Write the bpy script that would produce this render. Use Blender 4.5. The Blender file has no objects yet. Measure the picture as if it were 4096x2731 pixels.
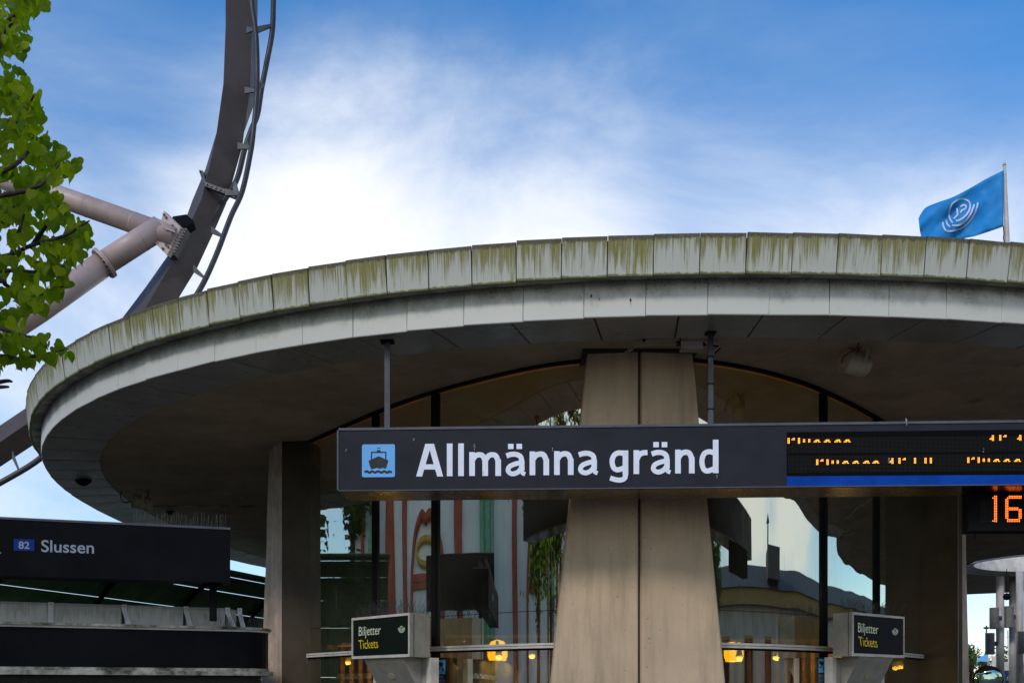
import bpy, math, random
from math import sin, cos, pi, radians, atan2, hypot
from mathutils import Vector, Matrix
random.seed(7)
S = bpy.context.scene
COL = S.collection
EYE = 1.65
F, CX, HOR = 4000.0, 2048.0, 2750.0        # focal length, centre column and horizon row of the 4096 px wide photograph

# ------------------------------------------------------------------ camera, sky, sun, exposure
cam = bpy.data.cameras.new('camera'); cam.sensor_width = 36; cam.lens = F/4096*36
cam.shift_y = (HOR-1365.5)/4096; cam.clip_start = .05; cam.clip_end = 3000
camo = bpy.data.objects.new('camera', cam); COL.objects.link(camo)
camo.location = (0, 0, EYE); camo.rotation_euler = (pi/2, 0, 0); S.camera = camo
SUN_EL, SUN_AZ = radians(38), radians(212)          # azimuth clockwise from +Y: behind the camera, to its left
W = bpy.data.worlds.new('World'); S.world = W; W.use_nodes = True
def NT(nt, typ, **k):
    n = nt.nodes.new(typ)
    for a, v in k.items():
        if a == 'ins':
            for i, x in v.items():
                if isinstance(x, bpy.types.NodeSocket): nt.links.new(x, n.inputs[i])
                else: n.inputs[i].default_value = x
        else: setattr(n, a, v)
    return n
def math_(nt, op, a, b=None, clamp=False, c=None):
    ins = {0: a}
    if b is not None: ins[1] = b
    if c is not None: ins[2] = c
    return NT(nt, 'ShaderNodeMath', operation=op, use_clamp=clamp, ins=ins).outputs[0]
def mixc(nt, fac, a, b):
    n = nt.nodes.new('ShaderNodeMix'); n.data_type = 'RGBA'
    for i, x in ((0, fac), (6, a), (7, b)):
        if isinstance(x, bpy.types.NodeSocket): nt.links.new(x, n.inputs[i])
        else: n.inputs[i].default_value = x if i == 0 else (*x[:3], 1)
    return n.outputs[2]
def smooth(nt, x, lo, hi):
    n = nt.nodes.new('ShaderNodeMapRange'); n.interpolation_type = 'SMOOTHSTEP'
    nt.links.new(x, n.inputs[0]); n.inputs[1].default_value = lo; n.inputs[2].default_value = hi
    return n.outputs[0]
def build_world():
    nt = W.node_tree; nt.nodes.clear()
    out = nt.nodes.new('ShaderNodeOutputWorld')
    sky = NT(nt, 'ShaderNodeTexSky', sky_type='NISHITA', sun_disc=False, sun_elevation=SUN_EL, sun_rotation=SUN_AZ,
             air_density=1.0, dust_density=.4, ozone_density=2.5)
    hs = NT(nt, 'ShaderNodeHueSaturation', ins={'Hue': .502, 'Saturation': 1.36, 'Value': SKYV, 'Color': sky.outputs[0]})
    tc = nt.nodes.new('ShaderNodeTexCoord')
    d = tc.outputs['Generated']
    mp = NT(nt, 'ShaderNodeMapping', ins={0: d}); mp.inputs['Scale'].default_value = (1, 1, 1.6); mp.inputs['Location'].default_value = (1.15, 2.7, .1)
    n1 = NT(nt, 'ShaderNodeTexNoise', ins={'Vector': mp.outputs[0], 'Scale': 2.6, 'Detail': 10, 'Roughness': .60, 'Distortion': .5}).outputs[0]
    n2 = NT(nt, 'ShaderNodeTexNoise', ins={'Vector': mp.outputs[0], 'Scale': 1.3, 'Detail': 3, 'Roughness': .5}).outputs[0]
    def lobe(px, py, lo, hi):
        v = Vector(((px-CX)/F, 1, (HOR-py)/F)).normalized()
        dt = NT(nt, 'ShaderNodeVectorMath', operation='DOT_PRODUCT', ins={0: d, 1: tuple(v)}).outputs['Value']
        return smooth(nt, dt, cos(radians(hi)), cos(radians(lo)))
    sep = NT(nt, 'ShaderNodeSeparateXYZ', ins={0: d})
    low = smooth(nt, sep.outputs[2], .66, .10)                      # more cloud low down
    veil = math_(nt, 'MULTIPLY', smooth(nt, sep.outputs[2], .58, .38), smooth(nt, sep.outputs[2], -.15, .34))
    b1 = lobe(1650, 1050, 1, 15); b2 = lobe(2900, 750, 1, 17); b3 = lobe(700, 800, 1, 16)
    f = math_(nt, 'MULTIPLY', n1, .85)
    f = math_(nt, 'ADD', f, math_(nt, 'MULTIPLY', n2, .6))
    f = math_(nt, 'ADD', f, math_(nt, 'MULTIPLY', low, .30))
    f = math_(nt, 'ADD', f, math_(nt, 'MULTIPLY', veil, .34))
    f = math_(nt, 'ADD', f, math_(nt, 'MULTIPLY', b1, .24))
    f = math_(nt, 'ADD', f, math_(nt, 'MULTIPLY', b2, .24))
    f = math_(nt, 'ADD', f, math_(nt, 'MULTIPLY', b3, .14))
    f = math_(nt, 'ADD', f, math_(nt, 'MULTIPLY', smooth(nt, sep.outputs[1], .5, -.4), .16))     # the cloud field thickens away from the blue gap
    m = smooth(nt, f, .72, 1.66)
    cb = math_(nt, 'ADD', math_(nt, 'MULTIPLY', smooth(nt, f, 1.0, 1.5), CLB), CLA)
    tint = mixc(nt, smooth(nt, f, 1.0, 1.5), (.62, .82, 1.14), (.97, .98, 1.0))
    cc = NT(nt, 'ShaderNodeVectorMath', operation='SCALE', ins={0: tint, 'Scale': cb}).outputs[0]
    col = mixc(nt, m, hs.outputs[0], cc)
    bg = NT(nt, 'ShaderNodeBackground', ins={'Color': col, 'Strength': .1})
    nt.links.new(bg.outputs[0], out.inputs[0])
SKYV, CLA, CLB = 2.1, 6.3, 5.0
build_world()
sl = bpy.data.lights.new('sun', 'SUN'); sl.energy = 1.3; sl.angle = radians(11); sl.color = (1, .95, .88)
so = bpy.data.objects.new('sun', sl); COL.objects.link(so)
sd = Vector((sin(SUN_AZ)*cos(SUN_EL), cos(SUN_AZ)*cos(SUN_EL), sin(SUN_EL)))
so.rotation_euler = sd.to_track_quat('Z', 'Y').to_euler(); so.location = sd*40
S.view_settings.view_transform = 'Standard'; S.view_settings.look = 'None'
S.view_settings.exposure = 0.0; S.view_settings.gamma = 1; S.view_settings.use_curve_mapping = False
S.render.engine = 'CYCLES'
S.cycles.max_bounces = 8; S.cycles.transparent_max_bounces = 12

# ------------------------------------------------------------------ helpers
def P(px, py, D): return Vector(((px-CX)*D/F, D, EYE+(HOR-py)*D/F))      # a measured direction and a distance give a point
def PX(px, D): return (px-CX)*D/F
def ZY(py, D): return EYE+(HOR-py)*D/F
ORG = {}
def tag(o, label=None, cat=None, group=None, kind=None):
    if label: o['label'] = label
    if cat: o['category'] = cat
    if group: o['group'] = group
    if kind: o['kind'] = kind
    return o
def empty(name, loc, label=None, cat=None, group=None):
    o = bpy.data.objects.new(name, None); COL.objects.link(o); o.location = loc; o.empty_display_size = .1
    ORG[o.name] = Vector(loc)
    return tag(o, label, cat, group)
def link(o, parent, org=None):
    COL.objects.link(o)
    if parent is not None: o.parent = parent
    ORG[o.name] = ORG[parent.name].copy() if (parent is not None and org is None) else Vector(org or (0, 0, 0))
    return o
class MB:
    def __init__(s): s.v = []; s.f = []; s.uv = None
    def add(s, vs, fs):
        n = len(s.v); s.v += [Vector(v) for v in vs]; s.f += [tuple(i+n for i in f) for f in fs]; return s
    def box(s, c, d, rot=None):
        c = Vector(c); hx, hy, hz = [x/2 for x in d]
        vs = [Vector((x, y, z)) for x in (-hx, hx) for y in (-hy, hy) for z in (-hz, hz)]
        if rot is not None: vs = [rot @ v for v in vs]
        return s.add([c+v for v in vs], [(0, 1, 3, 2), (4, 6, 7, 5), (0, 4, 5, 1), (2, 3, 7, 6), (0, 2, 6, 4), (1, 5, 7, 3)])
    def prism(s, poly, off):                         # closed polygon pushed along a vector
        n = len(poly); off = Vector(off); a = [Vector(p) for p in poly]
        return s.add(a+[p+off for p in a], [tuple(range(n))[::-1], tuple(range(n, 2*n))]+[(i, (i+1) % n, n+(i+1) % n, n+i) for i in range(n)])
    def tube(s, path, r, n=8, cap=True):
        path = [Vector(p) for p in path]; rs = r if isinstance(r, (list, tuple)) else [r]*len(path)
        prev = None; vs = []; fs = []
        for i, p in enumerate(path):
            t = (path[min(i+1, len(path)-1)]-path[max(i-1, 0)]).normalized()
            if prev is None:
                u = t.orthogonal().normalized()
            else:
                u = (prev-t*prev.dot(t)).normalized()
            prev = u; w = t.cross(u)
            vs += [p+(u*cos(2*pi*k/n)+w*sin(2*pi*k/n))*rs[i] for k in range(n)]
        for i in range(len(path)-1):
            for k in range(n):
                fs.append((i*n+k, i*n+(k+1) % n, (i+1)*n+(k+1) % n, (i+1)*n+k))
        if cap: fs += [tuple(range(n))[::-1], tuple(range((len(path)-1)*n, len(path)*n))]
        return s.add(vs, fs)
    def build(s, name, m, parent=None, smooth=False, org=None, **k):
        o_ = ORG[parent.name] if (parent is not None and org is None) else Vector(org or (0, 0, 0))
        me = bpy.data.meshes.new(name); me.from_pydata([v-o_ for v in s.v], [], s.f)
        me.materials.append(m)
        if smooth: me.polygons.foreach_set('use_smooth', [True]*len(me.polygons))
        if s.uv:
            uvl = me.uv_layers.new(name='uv')
            for l in me.loops: uvl.data[l.index].uv = s.uv[l.vertex_index]
        me.update()
        o = bpy.data.objects.new(name, me)
        if parent is None: o.location = o_
        link(o, parent, None if parent is not None else o_)
        if parent is not None and org is not None: o.location = Vector(org)-ORG[parent.name]
        return tag(o, **k)
def copy_tree(o, parent=None):
    c = o.copy(); COL.objects.link(c); ORG[c.name] = ORG[o.name]
    if parent is not None: c.parent = parent
    for ch in list(o.children): copy_tree(ch, c)
    return c
def cat(pts, n=6):                                   # Catmull-Rom
    pts = [Vector(p) for p in pts]; out = []
    for i in range(len(pts)-1):
        a, b, c, d = pts[max(i-1, 0)], pts[i], pts[i+1], pts[min(i+2, len(pts)-1)]
        for k in range(n):
            t = k/n; out.append(.5*((2*b)+(c-a)*t+(2*a-5*b+4*c-d)*t*t+(3*b-a-3*c+d)*t**3))
    return out+[pts[-1]]
def interp(tab, x):
    if x <= tab[0][0]: return tab[0][1]
    for (a, b), (c, d) in zip(tab, tab[1:]):
        if x <= c: return b+(d-b)*(x-a)/(c-a)
    return tab[-1][1]

# ------------------------------------------------------------------ materials
def mat(name, col=(.5, .5, .5), rough=.6, metal=0, spec=.5, emis=None, es=0, var=.12, vs=6, bump=0, bs=40, f2=None):
    m = bpy.data.materials.new(name); m.use_nodes = True; nt = m.node_tree; b = nt.nodes['Principled BSDF']
    b.inputs['Roughness'].default_value = rough; b.inputs['Metallic'].default_value = metal
    b.inputs['Specular IOR Level'].default_value = spec
    if var:
        tc = nt.nodes.new('ShaderNodeTexCoord')
        n = NT(nt, 'ShaderNodeTexNoise', ins={'Vector': tc.outputs['Object'], 'Scale': vs, 'Detail': 6, 'Roughness': .65}).outputs[0]
        dk = tuple(c*(1-2*var) for c in col); lt = tuple(min(1, c*(1+var*1.2)) for c in col)
        if f2: dk = f2
        nt.links.new(mixc(nt, smooth(nt, n, .32, .68), dk, lt), b.inputs['Base Color'])
        rr = NT(nt, 'ShaderNodeMapRange', ins={0: n, 1: .3, 2: .7, 3: min(1, rough*1.25), 4: rough*.8})
        nt.links.new(rr.outputs[0], b.inputs['Roughness'])
        if bump:
            n2 = NT(nt, 'ShaderNodeTexNoise', ins={'Vector': tc.outputs['Object'], 'Scale': bs, 'Detail': 4}).outputs[0]
            bp = NT(nt, 'ShaderNodeBump', ins={'Strength': bump, 'Distance': .01, 'Height': n2})
            nt.links.new(bp.outputs[0], b.inputs['Normal'])
    else: b.inputs['Base Color'].default_value = (*col, 1)
    if emis:
        b.inputs['Emission Color'].default_value = (*emis, 1); b.inputs['Emission Strength'].default_value = es
    return m
def fascia_mat(name, base, moss, heavy):
    """weathered panel: rain streaks from the top edge, moss in the streaks and along both edges; uv runs over each panel"""
    m = bpy.data.materials.new(name); m.use_nodes = True; nt = m.node_tree; b = nt.nodes['Principled BSDF']
    uv = NT(nt, 'ShaderNodeUVMap', uv_map='uv'); sp = NT(nt, 'ShaderNodeSeparateXYZ', ins={0: uv.outputs[0]}); u, v = sp.outputs[0], sp.outputs[1]
    oi = nt.nodes.new('ShaderNodeObjectInfo'); r = oi.outputs['Random']
    def noise(su, sv, det, off, rough=.6):
        c = NT(nt, 'ShaderNodeCombineXYZ', ins={0: math_(nt, 'MULTIPLY_ADD', u, su, c=math_(nt, 'MULTIPLY', r, 93.+off)), 1: math_(nt, 'MULTIPLY', v, sv), 2: math_(nt, 'MULTIPLY', r, 41.+off)})
        return NT(nt, 'ShaderNodeTexNoise', ins={'Vector': c.outputs[0], 'Scale': 1., 'Detail': det, 'Roughness': rough}).outputs[0]
    st = noise(9, .7, 3, 0, .5); fine = noise(60, 1.0, 5, 5, .7); bl = noise(9, 7, 6, 9, .7); sm = noise(60, 50, 4, 2)
    rv = math_(nt, 'MULTIPLY_ADD', r, .10, c=-.05)
    # grey-brown streaks
    k1 = math_(nt, 'ADD', math_(nt, 'MULTIPLY_ADD', fine, 1.0, c=math_(nt, 'MULTIPLY', st, .5)), math_(nt, 'MULTIPLY_ADD', v, .34, c=rv))
    g = smooth(nt, k1, .82, 1.18)
    col = mixc(nt, math_(nt, 'MULTIPLY', g, .8*heavy), base, (.12, .105, .085))
    lf = smooth(nt, sm, .62, .75); col = mixc(nt, math_(nt, 'MULTIPLY', lf, .35), col, (.10, .09, .07))
    # moss streaks
    vv = math_(nt, 'POWER', v, 1.5)
    k2 = math_(nt, 'ADD', math_(nt, 'MULTIPLY_ADD', st, 1.25, c=math_(nt, 'MULTIPLY_ADD', fine, .60, c=math_(nt, 'MULTIPLY_ADD', bl, .2, c=-.26))), math_(nt, 'MULTIPLY_ADD', vv, .46, c=math_(nt, 'MULTIPLY', rv, 2.2)))
    ms = smooth(nt, k2, .80, 1.14)
    grain = math_(nt, 'MULTIPLY_ADD', smooth(nt, fine, .34, .58), .6, c=.4)
    gr2 = math_(nt, 'MULTIPLY_ADD', smooth(nt, sm, .42, .55), .35, c=.65)
    ms = math_(nt, 'MULTIPLY', math_(nt, 'MULTIPLY', ms, grain), gr2)
    col = mixc(nt, math_(nt, 'MULTIPLY', ms, .98*moss), col, (.23, .205, .003))
    # lower lip moss and top crust
    lip = math_(nt, 'ADD', smooth(nt, v, .14, .0), math_(nt, 'MULTIPLY_ADD', bl, 1.6, c=-.78))
    col = mixc(nt, math_(nt, 'MULTIPLY', smooth(nt, lip, .45, .8), .85*moss), col, (.11, .12, .012))
    top = math_(nt, 'ADD', smooth(nt, v, .74, .99), math_(nt, 'MULTIPLY_ADD', bl, 1.5, c=-.72))
    tc_ = mixc(nt, smooth(nt, sm, .48, .6), (.05, .042, .02), (.22, .2, .15))
    col = mixc(nt, math_(nt, 'MULTIPLY', smooth(nt, top, .45, .85), .88*heavy), col, tc_)
    sep_ = smooth(nt, math_(nt, 'ABSOLUTE', math_(nt, 'SUBTRACT', u, .5)), .485, .5)
    col = mixc(nt, math_(nt, 'MULTIPLY', sep_, .6), col, (.05, .045, .03))
    nt.links.new(col, b.inputs['Base Color']); b.inputs['Roughness'].default_value = .62; b.inputs['Specular IOR Level'].default_value = .3
    bp = NT(nt, 'ShaderNodeBump', ins={'Strength': .3, 'Distance': .004, 'Height': math_(nt, 'ADD', ms, sm)}); nt.links.new(bp.outputs[0], b.inputs['Normal'])
    return m
def inner_band_mat():
    m = bpy.data.materials.new('inner_band'); m.use_nodes = True; nt = m.node_tree; b = nt.nodes['Principled BSDF']
    uv = NT(nt, 'ShaderNodeUVMap', uv_map='uv'); sp = NT(nt, 'ShaderNodeSeparateXYZ', ins={0: uv.outputs[0]}); u, v = sp.outputs[0], sp.outputs[1]
    r = nt.nodes.new('ShaderNodeObjectInfo').outputs['Random']
    def noise(su, sv, det, off):
        c = NT(nt, 'ShaderNodeCombineXYZ', ins={0: math_(nt, 'MULTIPLY_ADD', u, su, c=math_(nt, 'MULTIPLY', r, 93.+off)), 1: math_(nt, 'MULTIPLY', v, sv), 2: math_(nt, 'MULTIPLY', r, 41.+off)})
        return NT(nt, 'ShaderNodeTexNoise', ins={'Vector': c.outputs[0], 'Scale': 1., 'Detail': det, 'Roughness': .65}).outputs[0]
    sp_ = noise(26, 16, 5, 0); cl = noise(3, 1.5, 3, 6)
    k = math_(nt, 'ADD', sp_, math_(nt, 'MULTIPLY_ADD', v, .24, c=math_(nt, 'MULTIPLY', cl, .2)))
    col = mixc(nt, smooth(nt, k, .86, .96), (.66, .645, .56), (.06, .055, .04))
    k3 = smooth(nt, math_(nt, 'MULTIPLY_ADD', v, .6, c=cl), .7, 1.15)
    col = mixc(nt, math_(nt, 'MULTIPLY', k3, .6), col, (.26, .25, .18))
    nt.links.new(col, b.inputs['Base Color']); b.inputs['Roughness'].default_value = .45
    return m
def glass_mat():
    m = bpy.data.materials.new('glass'); m.use_nodes = True; nt = m.node_tree; nt.nodes.clear()
    out = nt.nodes.new('ShaderNodeOutputMaterial'); tc = nt.nodes.new('ShaderNodeTexCoord')
    mp = NT(nt, 'ShaderNodeMapping', ins={0: tc.outputs['Object']}); mp.inputs['Scale'].default_value = (2.2, 2.2, .25)
    n = NT(nt, 'ShaderNodeTexNoise', ins={'Vector': mp.outputs[0], 'Scale': 1., 'Detail': 1.5, 'Roughness': .5}).outputs[0]
    bp = NT(nt, 'ShaderNodeBump', ins={'Strength': .18, 'Distance': .02, 'Height': n})
    gl = NT(nt, 'ShaderNodeBsdfGlossy', ins={'Color': (.90, .92, .78, 1), 'Roughness': .012, 'Normal': bp.outputs[0]})
    tr = NT(nt, 'ShaderNodeBsdfTransparent', ins={'Color': (.44, .46, .27, 1)})
    fr = NT(nt, 'ShaderNodeFresnel', ins={'IOR': 1.5})
    f = math_(nt, 'ADD', math_(nt, 'MULTIPLY', fr.outputs[0], 1.0), .58, clamp=True)
    mx = NT(nt, 'ShaderNodeMixShader', ins={0: f, 1: tr.outputs[0], 2: gl.outputs[0]})
    # thin film of dirt and dried runs
    mp2 = NT(nt, 'ShaderNodeMapping', ins={0: tc.outputs['Object']}); mp2.inputs['Scale'].default_value = (16, 16, .5)
    n2 = NT(nt, 'ShaderNodeTexNoise', ins={'Vector': mp2.outputs[0], 'Scale': 1., 'Detail': 5, 'Roughness': .6, 'Distortion': .6}).outputs[0]
    n3 = NT(nt, 'ShaderNodeTexNoise', ins={'Vector': tc.outputs['Object'], 'Scale': 1.2}).outputs[0]
    line = math_(nt, 'MULTIPLY', smooth(nt, math_(nt, 'ABSOLUTE', math_(nt, 'SUBTRACT', n2, .56)), .010, .0), smooth(nt, n3, .5, .6))
    df = NT(nt, 'ShaderNodeBsdfDiffuse', ins={'Color': (.45, .45, .38, 1)})
    mx2 = NT(nt, 'ShaderNodeMixShader', ins={0: math_(nt, 'MULTIPLY_ADD', line, .22, c=.035), 1: mx.outputs[0], 2: df.outputs[0]})
    nt.links.new(mx2.outputs[0], out.inputs[0]); return m
def leaf_mat(name, c1, c2, tr=.4):
    m = bpy.data.materials.new(name); m.use_nodes = True; nt = m.node_tree; b = nt.nodes['Principled BSDF']; out = nt.nodes['Material Output']
    oi = nt.nodes.new('ShaderNodeObjectInfo').outputs['Random']
    tc = nt.nodes.new('ShaderNodeTexCoord')
    n = NT(nt, 'ShaderNodeTexNoise', ins={'Vector': tc.outputs['Object'], 'Scale': 9., 'Detail': 3}).outputs[0]
    f = math_(nt, 'ADD', math_(nt, 'MULTIPLY', oi, .6), math_(nt, 'MULTIPLY_ADD', n, 1.2, c=-.4), clamp=True)
    col = mixc(nt, f, c1, c2)
    nt.links.new(col, b.inputs['Base Color']); b.inputs['Roughness'].default_value = .55; b.inputs['Specular IOR Level'].default_value = .22
    tl = NT(nt, 'ShaderNodeBsdfTranslucent'); br = NT(nt, 'ShaderNodeVectorMath', operation='MULTIPLY', ins={0: col, 1: (1.7, 1.9, .5)})
    nt.links.new(br.outputs[0], tl.inputs[0])
    mx = NT(nt, 'ShaderNodeMixShader', ins={0: tr, 1: b.outputs[0], 2: tl.outputs[0]}); nt.links.new(mx.outputs[0], out.inputs[0])
    return m
M = {}
M['fascia'] = fascia_mat('weathered_fascia', (.555, .55, .46), 1.0, 1.0)
M['band'] = inner_band_mat()
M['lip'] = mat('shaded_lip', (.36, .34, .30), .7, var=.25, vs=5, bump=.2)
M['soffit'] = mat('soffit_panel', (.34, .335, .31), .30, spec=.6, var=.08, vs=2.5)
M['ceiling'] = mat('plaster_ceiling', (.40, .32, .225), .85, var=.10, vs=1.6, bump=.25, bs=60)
M['joint'] = mat('dark_joint', (.03, .027, .022), .8, var=0)
M['deck'] = mat('roof_felt', (.08, .08, .08), .9, var=.2)
M['concrete'] = mat('cast_concrete', (.68, .50, .315), .82, var=.05, vs=1.3, bump=.5, bs=120)
def weather(m, sx, sz, lo, hi, dark, k, speck=True):
    nt = m.node_tree; b = nt.nodes['Principled BSDF']; l = b.inputs['Base Color'].links[0]; src = l.from_socket
    tc = nt.nodes.new('ShaderNodeTexCoord'); mp = NT(nt, 'ShaderNodeMapping', ins={0: tc.outputs['Object']}); mp.inputs['Scale'].default_value = (sx, sx, sz)
    n = NT(nt, 'ShaderNodeTexNoise', ins={'Vector': mp.outputs[0], 'Scale': 1., 'Detail': 8, 'Roughness': .68}).outputs[0]
    c = mixc(nt, math_(nt, 'MULTIPLY', smooth(nt, n, lo, hi), k), src, dark)
    if speck:
        p = NT(nt, 'ShaderNodeTexNoise', ins={'Vector': tc.outputs['Object'], 'Scale': 38., 'Detail': 2}).outputs[0]
        c = mixc(nt, math_(nt, 'MULTIPLY', smooth(nt, p, .70, .76), .6), c, (.05, .04, .03))
        q = NT(nt, 'ShaderNodeTexNoise', ins={'Vector': tc.outputs['Object'], 'Scale': 150., 'Detail': 2}).outputs[0]
        c = mixc(nt, math_(nt, 'MULTIPLY', smooth(nt, q, .5, .8), .35), c, (.75, .66, .52))
    nt.links.new(c, b.inputs['Base Color'])
weather(M['concrete'], 5, .5, .42, .75, (.22, .15, .08), .55)
weather(M['ceiling'], 2.5, 2.5, .60, .72, (.10, .07, .045), .5)
M['concrete_side'] = mat('column_cladding', (.62, .47, .35), .55, var=.14, vs=3)
M['brown'] = mat('brown_panel', (.055, .038, .017), .6, var=.12, vs=2)
M['black'] = mat('black_frame', (.007, .007, .007), .8, var=0, spec=.12)
M['signgrey'] = mat('anthracite_sign', (.022, .023, .030), .5, spec=.18, var=.06, vs=3, bump=.05, bs=220)
M['signedge'] = mat('anthracite_edge', (.085, .09, .11), .35, var=.1, vs=9)
M['darksign'] = mat('black_blue_sign', (.006, .0062, .008), .6, var=.08, spec=.10, vs=2)
M['letters'] = mat('white_letters', (.78, .82, .9), .5, var=.03, vs=8, emis=(.8, .86, 1), es=.10)
M['letters_dim'] = mat('pale_letters', (.34, .40, .46), .5, var=.03)
M['badge'] = mat('blue_badge', (.008, .045, .24), .6, spec=.12, var=.05)
M['blueicon'] = mat('light_blue_icon', (.15, .46, .86), .45, var=.03, emis=(.15, .5, 1), es=.06)
M['bluestrip'] = mat('blue_strip', (.003, .065, .40), .6, spec=.1, var=.12, vs=3)
M['display'] = mat('display_glass', (.004, .004, .004), .5, var=0, spec=.05)
M['led'] = mat('amber_led', (.1, .05, .0), .5, var=0, emis=(1, .36, .03), es=3.2)
M['ledoff'] = mat('unlit_led', (.035, .028, .02), .5, var=0)
M['ledred'] = mat('red_led', (.1, .02, .0), .5, var=0, emis=(1, .16, .02), es=3.6)
M['under'] = mat('polished_underside', (.22, .15, .07), .26, metal=.95, var=.06, vs=3)
M['rod'] = mat('grey_rod', (.06, .065, .08), .4, var=.15, vs=8)
M['white'] = mat('white_metal', (.76, .70, .60), .5, var=.10, vs=4, bump=.08)
M['whitebox'] = mat('cream_box', (.40, .37, .31), .55, var=.10, vs=5, bump=.1)
M['alu'] = mat('aluminium', (.50, .48, .44), .35, metal=.3, var=.12, vs=12)
M['cabcream'] = mat('cream_cable', (.42, .38, .30), .6, var=.1)
M['red'] = mat('red_cable', (.22, .015, .01), .5, var=.05)
M['lampcase'] = mat('lamp_housing', (.50, .44, .30), .5, var=.12, vs=9)
M['fixture'] = mat('fixture_grey', (.24, .23, .21), .5, var=.12, vs=9)
M['warmglow'] = mat('warm_shade', (.6, .35, .05), .5, var=0, emis=(1, .46, .0), es=6)
M['bulb'] = mat('bulb', (.6, .35, .05), .5, var=0, emis=(1, .62, .12), es=7)
M['wood'] = mat('wood_slat', (.34, .15, .045), .55, var=.2, vs=7)
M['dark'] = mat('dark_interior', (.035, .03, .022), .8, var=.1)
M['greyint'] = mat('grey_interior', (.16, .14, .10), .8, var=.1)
M['curtain'] = mat('white_sheet', (.48, .42, .33), .8, var=.08)
M['glass'] = glass_mat()
M['spine'] = mat('track_spine', (.085, .060, .046), .55, var=.10, vs=.6)
M['rail'] = mat('track_rail', (.030, .026, .024), .5, var=.12, vs=1)
M['tie'] = mat('track_tie', (.10, .095, .095), .5, var=.12, vs=3)
M['support'] = mat('support_paint', (.48, .36, .32), .42, var=.05, vs=.8)
M['bolt'] = mat('bolt_steel', (.20, .18, .15), .5, var=.1)
M['leaf'] = leaf_mat('linden_leaf', (.07, .14, .003), (.38, .42, .008), .62)
M['leafd'] = leaf_mat('dark_leaf', (.035, .06, .010), (.09, .13, .02), .3)
M['bark'] = mat('bark', (.045, .030, .022), .8, var=.3, vs=20, bump=.4)
M['flag'] = mat('blue_flag', (.004, .24, .60), .7, var=.05, vs=3)
M['flagwhite'] = mat('flag_white', (.55, .62, .78), .7, var=0)
M['pole'] = mat('grey_white_pole', (.55, .50, .44), .4, var=.1, vs=3)
M['green'] = mat('green_sheet', (.07, .16, .07), .5, var=.2, vs=2)
M['greencorr'] = mat('green_corrugated', (.05, .085, .065), .5, var=.2, vs=2)
M['ledge'] = mat('mossy_ledge', (.42, .40, .33), .7, var=.3, vs=7, f2=(.05, .055, .02), bump=.4)
M['parapet'] = fascia_mat('parapet_panel', (.66, .64, .60), .35, .35)
M['asphalt'] = mat('asphalt', (.095, .073, .050), .9, var=.2, vs=1.2, bump=.3)
M['wire'] = mat('spike_wire', (.05, .045, .04), .4, var=0)
M['wirel'] = mat('spike_wire_pale', (.16, .15, .12), .4, var=0)
M['poster'] = mat('poster_black', (.010, .011, .016), .35, var=0)
M['cyan'] = mat('poster_blue', (.10, .42, .66), .5, var=0)
M['bgreen'] = mat('board_green', (.008, .014, .009), .6, var=0, spec=.12)
M['bgrey'] = mat('board_grey', (.018, .018, .023), .6, var=0, spec=.12)
M['yel'] = mat('yellow_letters', (.62, .48, .02), .5, var=0, emis=(1, .75, .02), es=.12)
M['cream'] = mat('cream_letters', (.62, .68, .50), .5, var=0, emis=(.8, .95, .6), es=.10)
M['droppings'] = mat('bird_droppings', (.5, .5, .5), .8, var=.2, vs=60)

# ------------------------------------------------------------------ ground
g = MB(); g.add([(-1500, -1500, 0), (1500, -1500, 0), (1500, 1500, 0), (-1500, 1500, 0)], [(0, 1, 2, 3)])
g.build('ground', M['asphalt'], kind='structure')

# ------------------------------------------------------------------ the terminal: round roof
U = 3.2
XC, DC, R1, HT, H2, R2, H3, R3, RT, A2, B2, A3, B3 = (.78477*U, 5.70685*U, 3.2762*U, 1.09542*U, .91928*U, 3.23205*U, .94311*U, 3.00429*U, 3.28915*U, -.034926, -.050139, .051127, -.033075)
def kk(t): return 1+A2*cos(2*t)+B2*sin(2*t)+A3*cos(3*t)+B3*sin(3*t)
def rim(t, R, z): r = R*kk(t); return Vector((XC+r*cos(t), DC+r*sin(t), EYE+z))
CX2, CY2, RR2 = 10.0, 23.3, 9.8                       # the second, adjoining roof disc
def in2(p, m=.35): return hypot(p.x-CX2, p.y-CY2) < RR2-m
bldg = empty('ferry_terminal', (XC, DC, 0), 'round ferry terminal with mossy white disc roof over a curved glass front', 'building')
roof = MB()
NR = 144
ang = [2*pi*i/NR for i in range(NR)]
rings = [(R3, H3), (R3*.6, H3), (R3*.25, H3)]
vs = []
for R, z in rings: vs += [rim(a, R, z) for a in ang]
vs.append(Vector((XC, DC, EYE+H3)))
fs = []
for j in range(2): fs += [(j*NR+i, j*NR+(i+1) % NR, (j+1)*NR+(i+1) % NR, (j+1)*NR+i) for i in range(NR)]
fs += [(2*NR+i, 2*NR+(i+1) % NR, 3*NR) for i in range(NR)]
roof.add(vs, fs); ceil = roof.build('ceiling', M['ceiling'], bldg)
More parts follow.
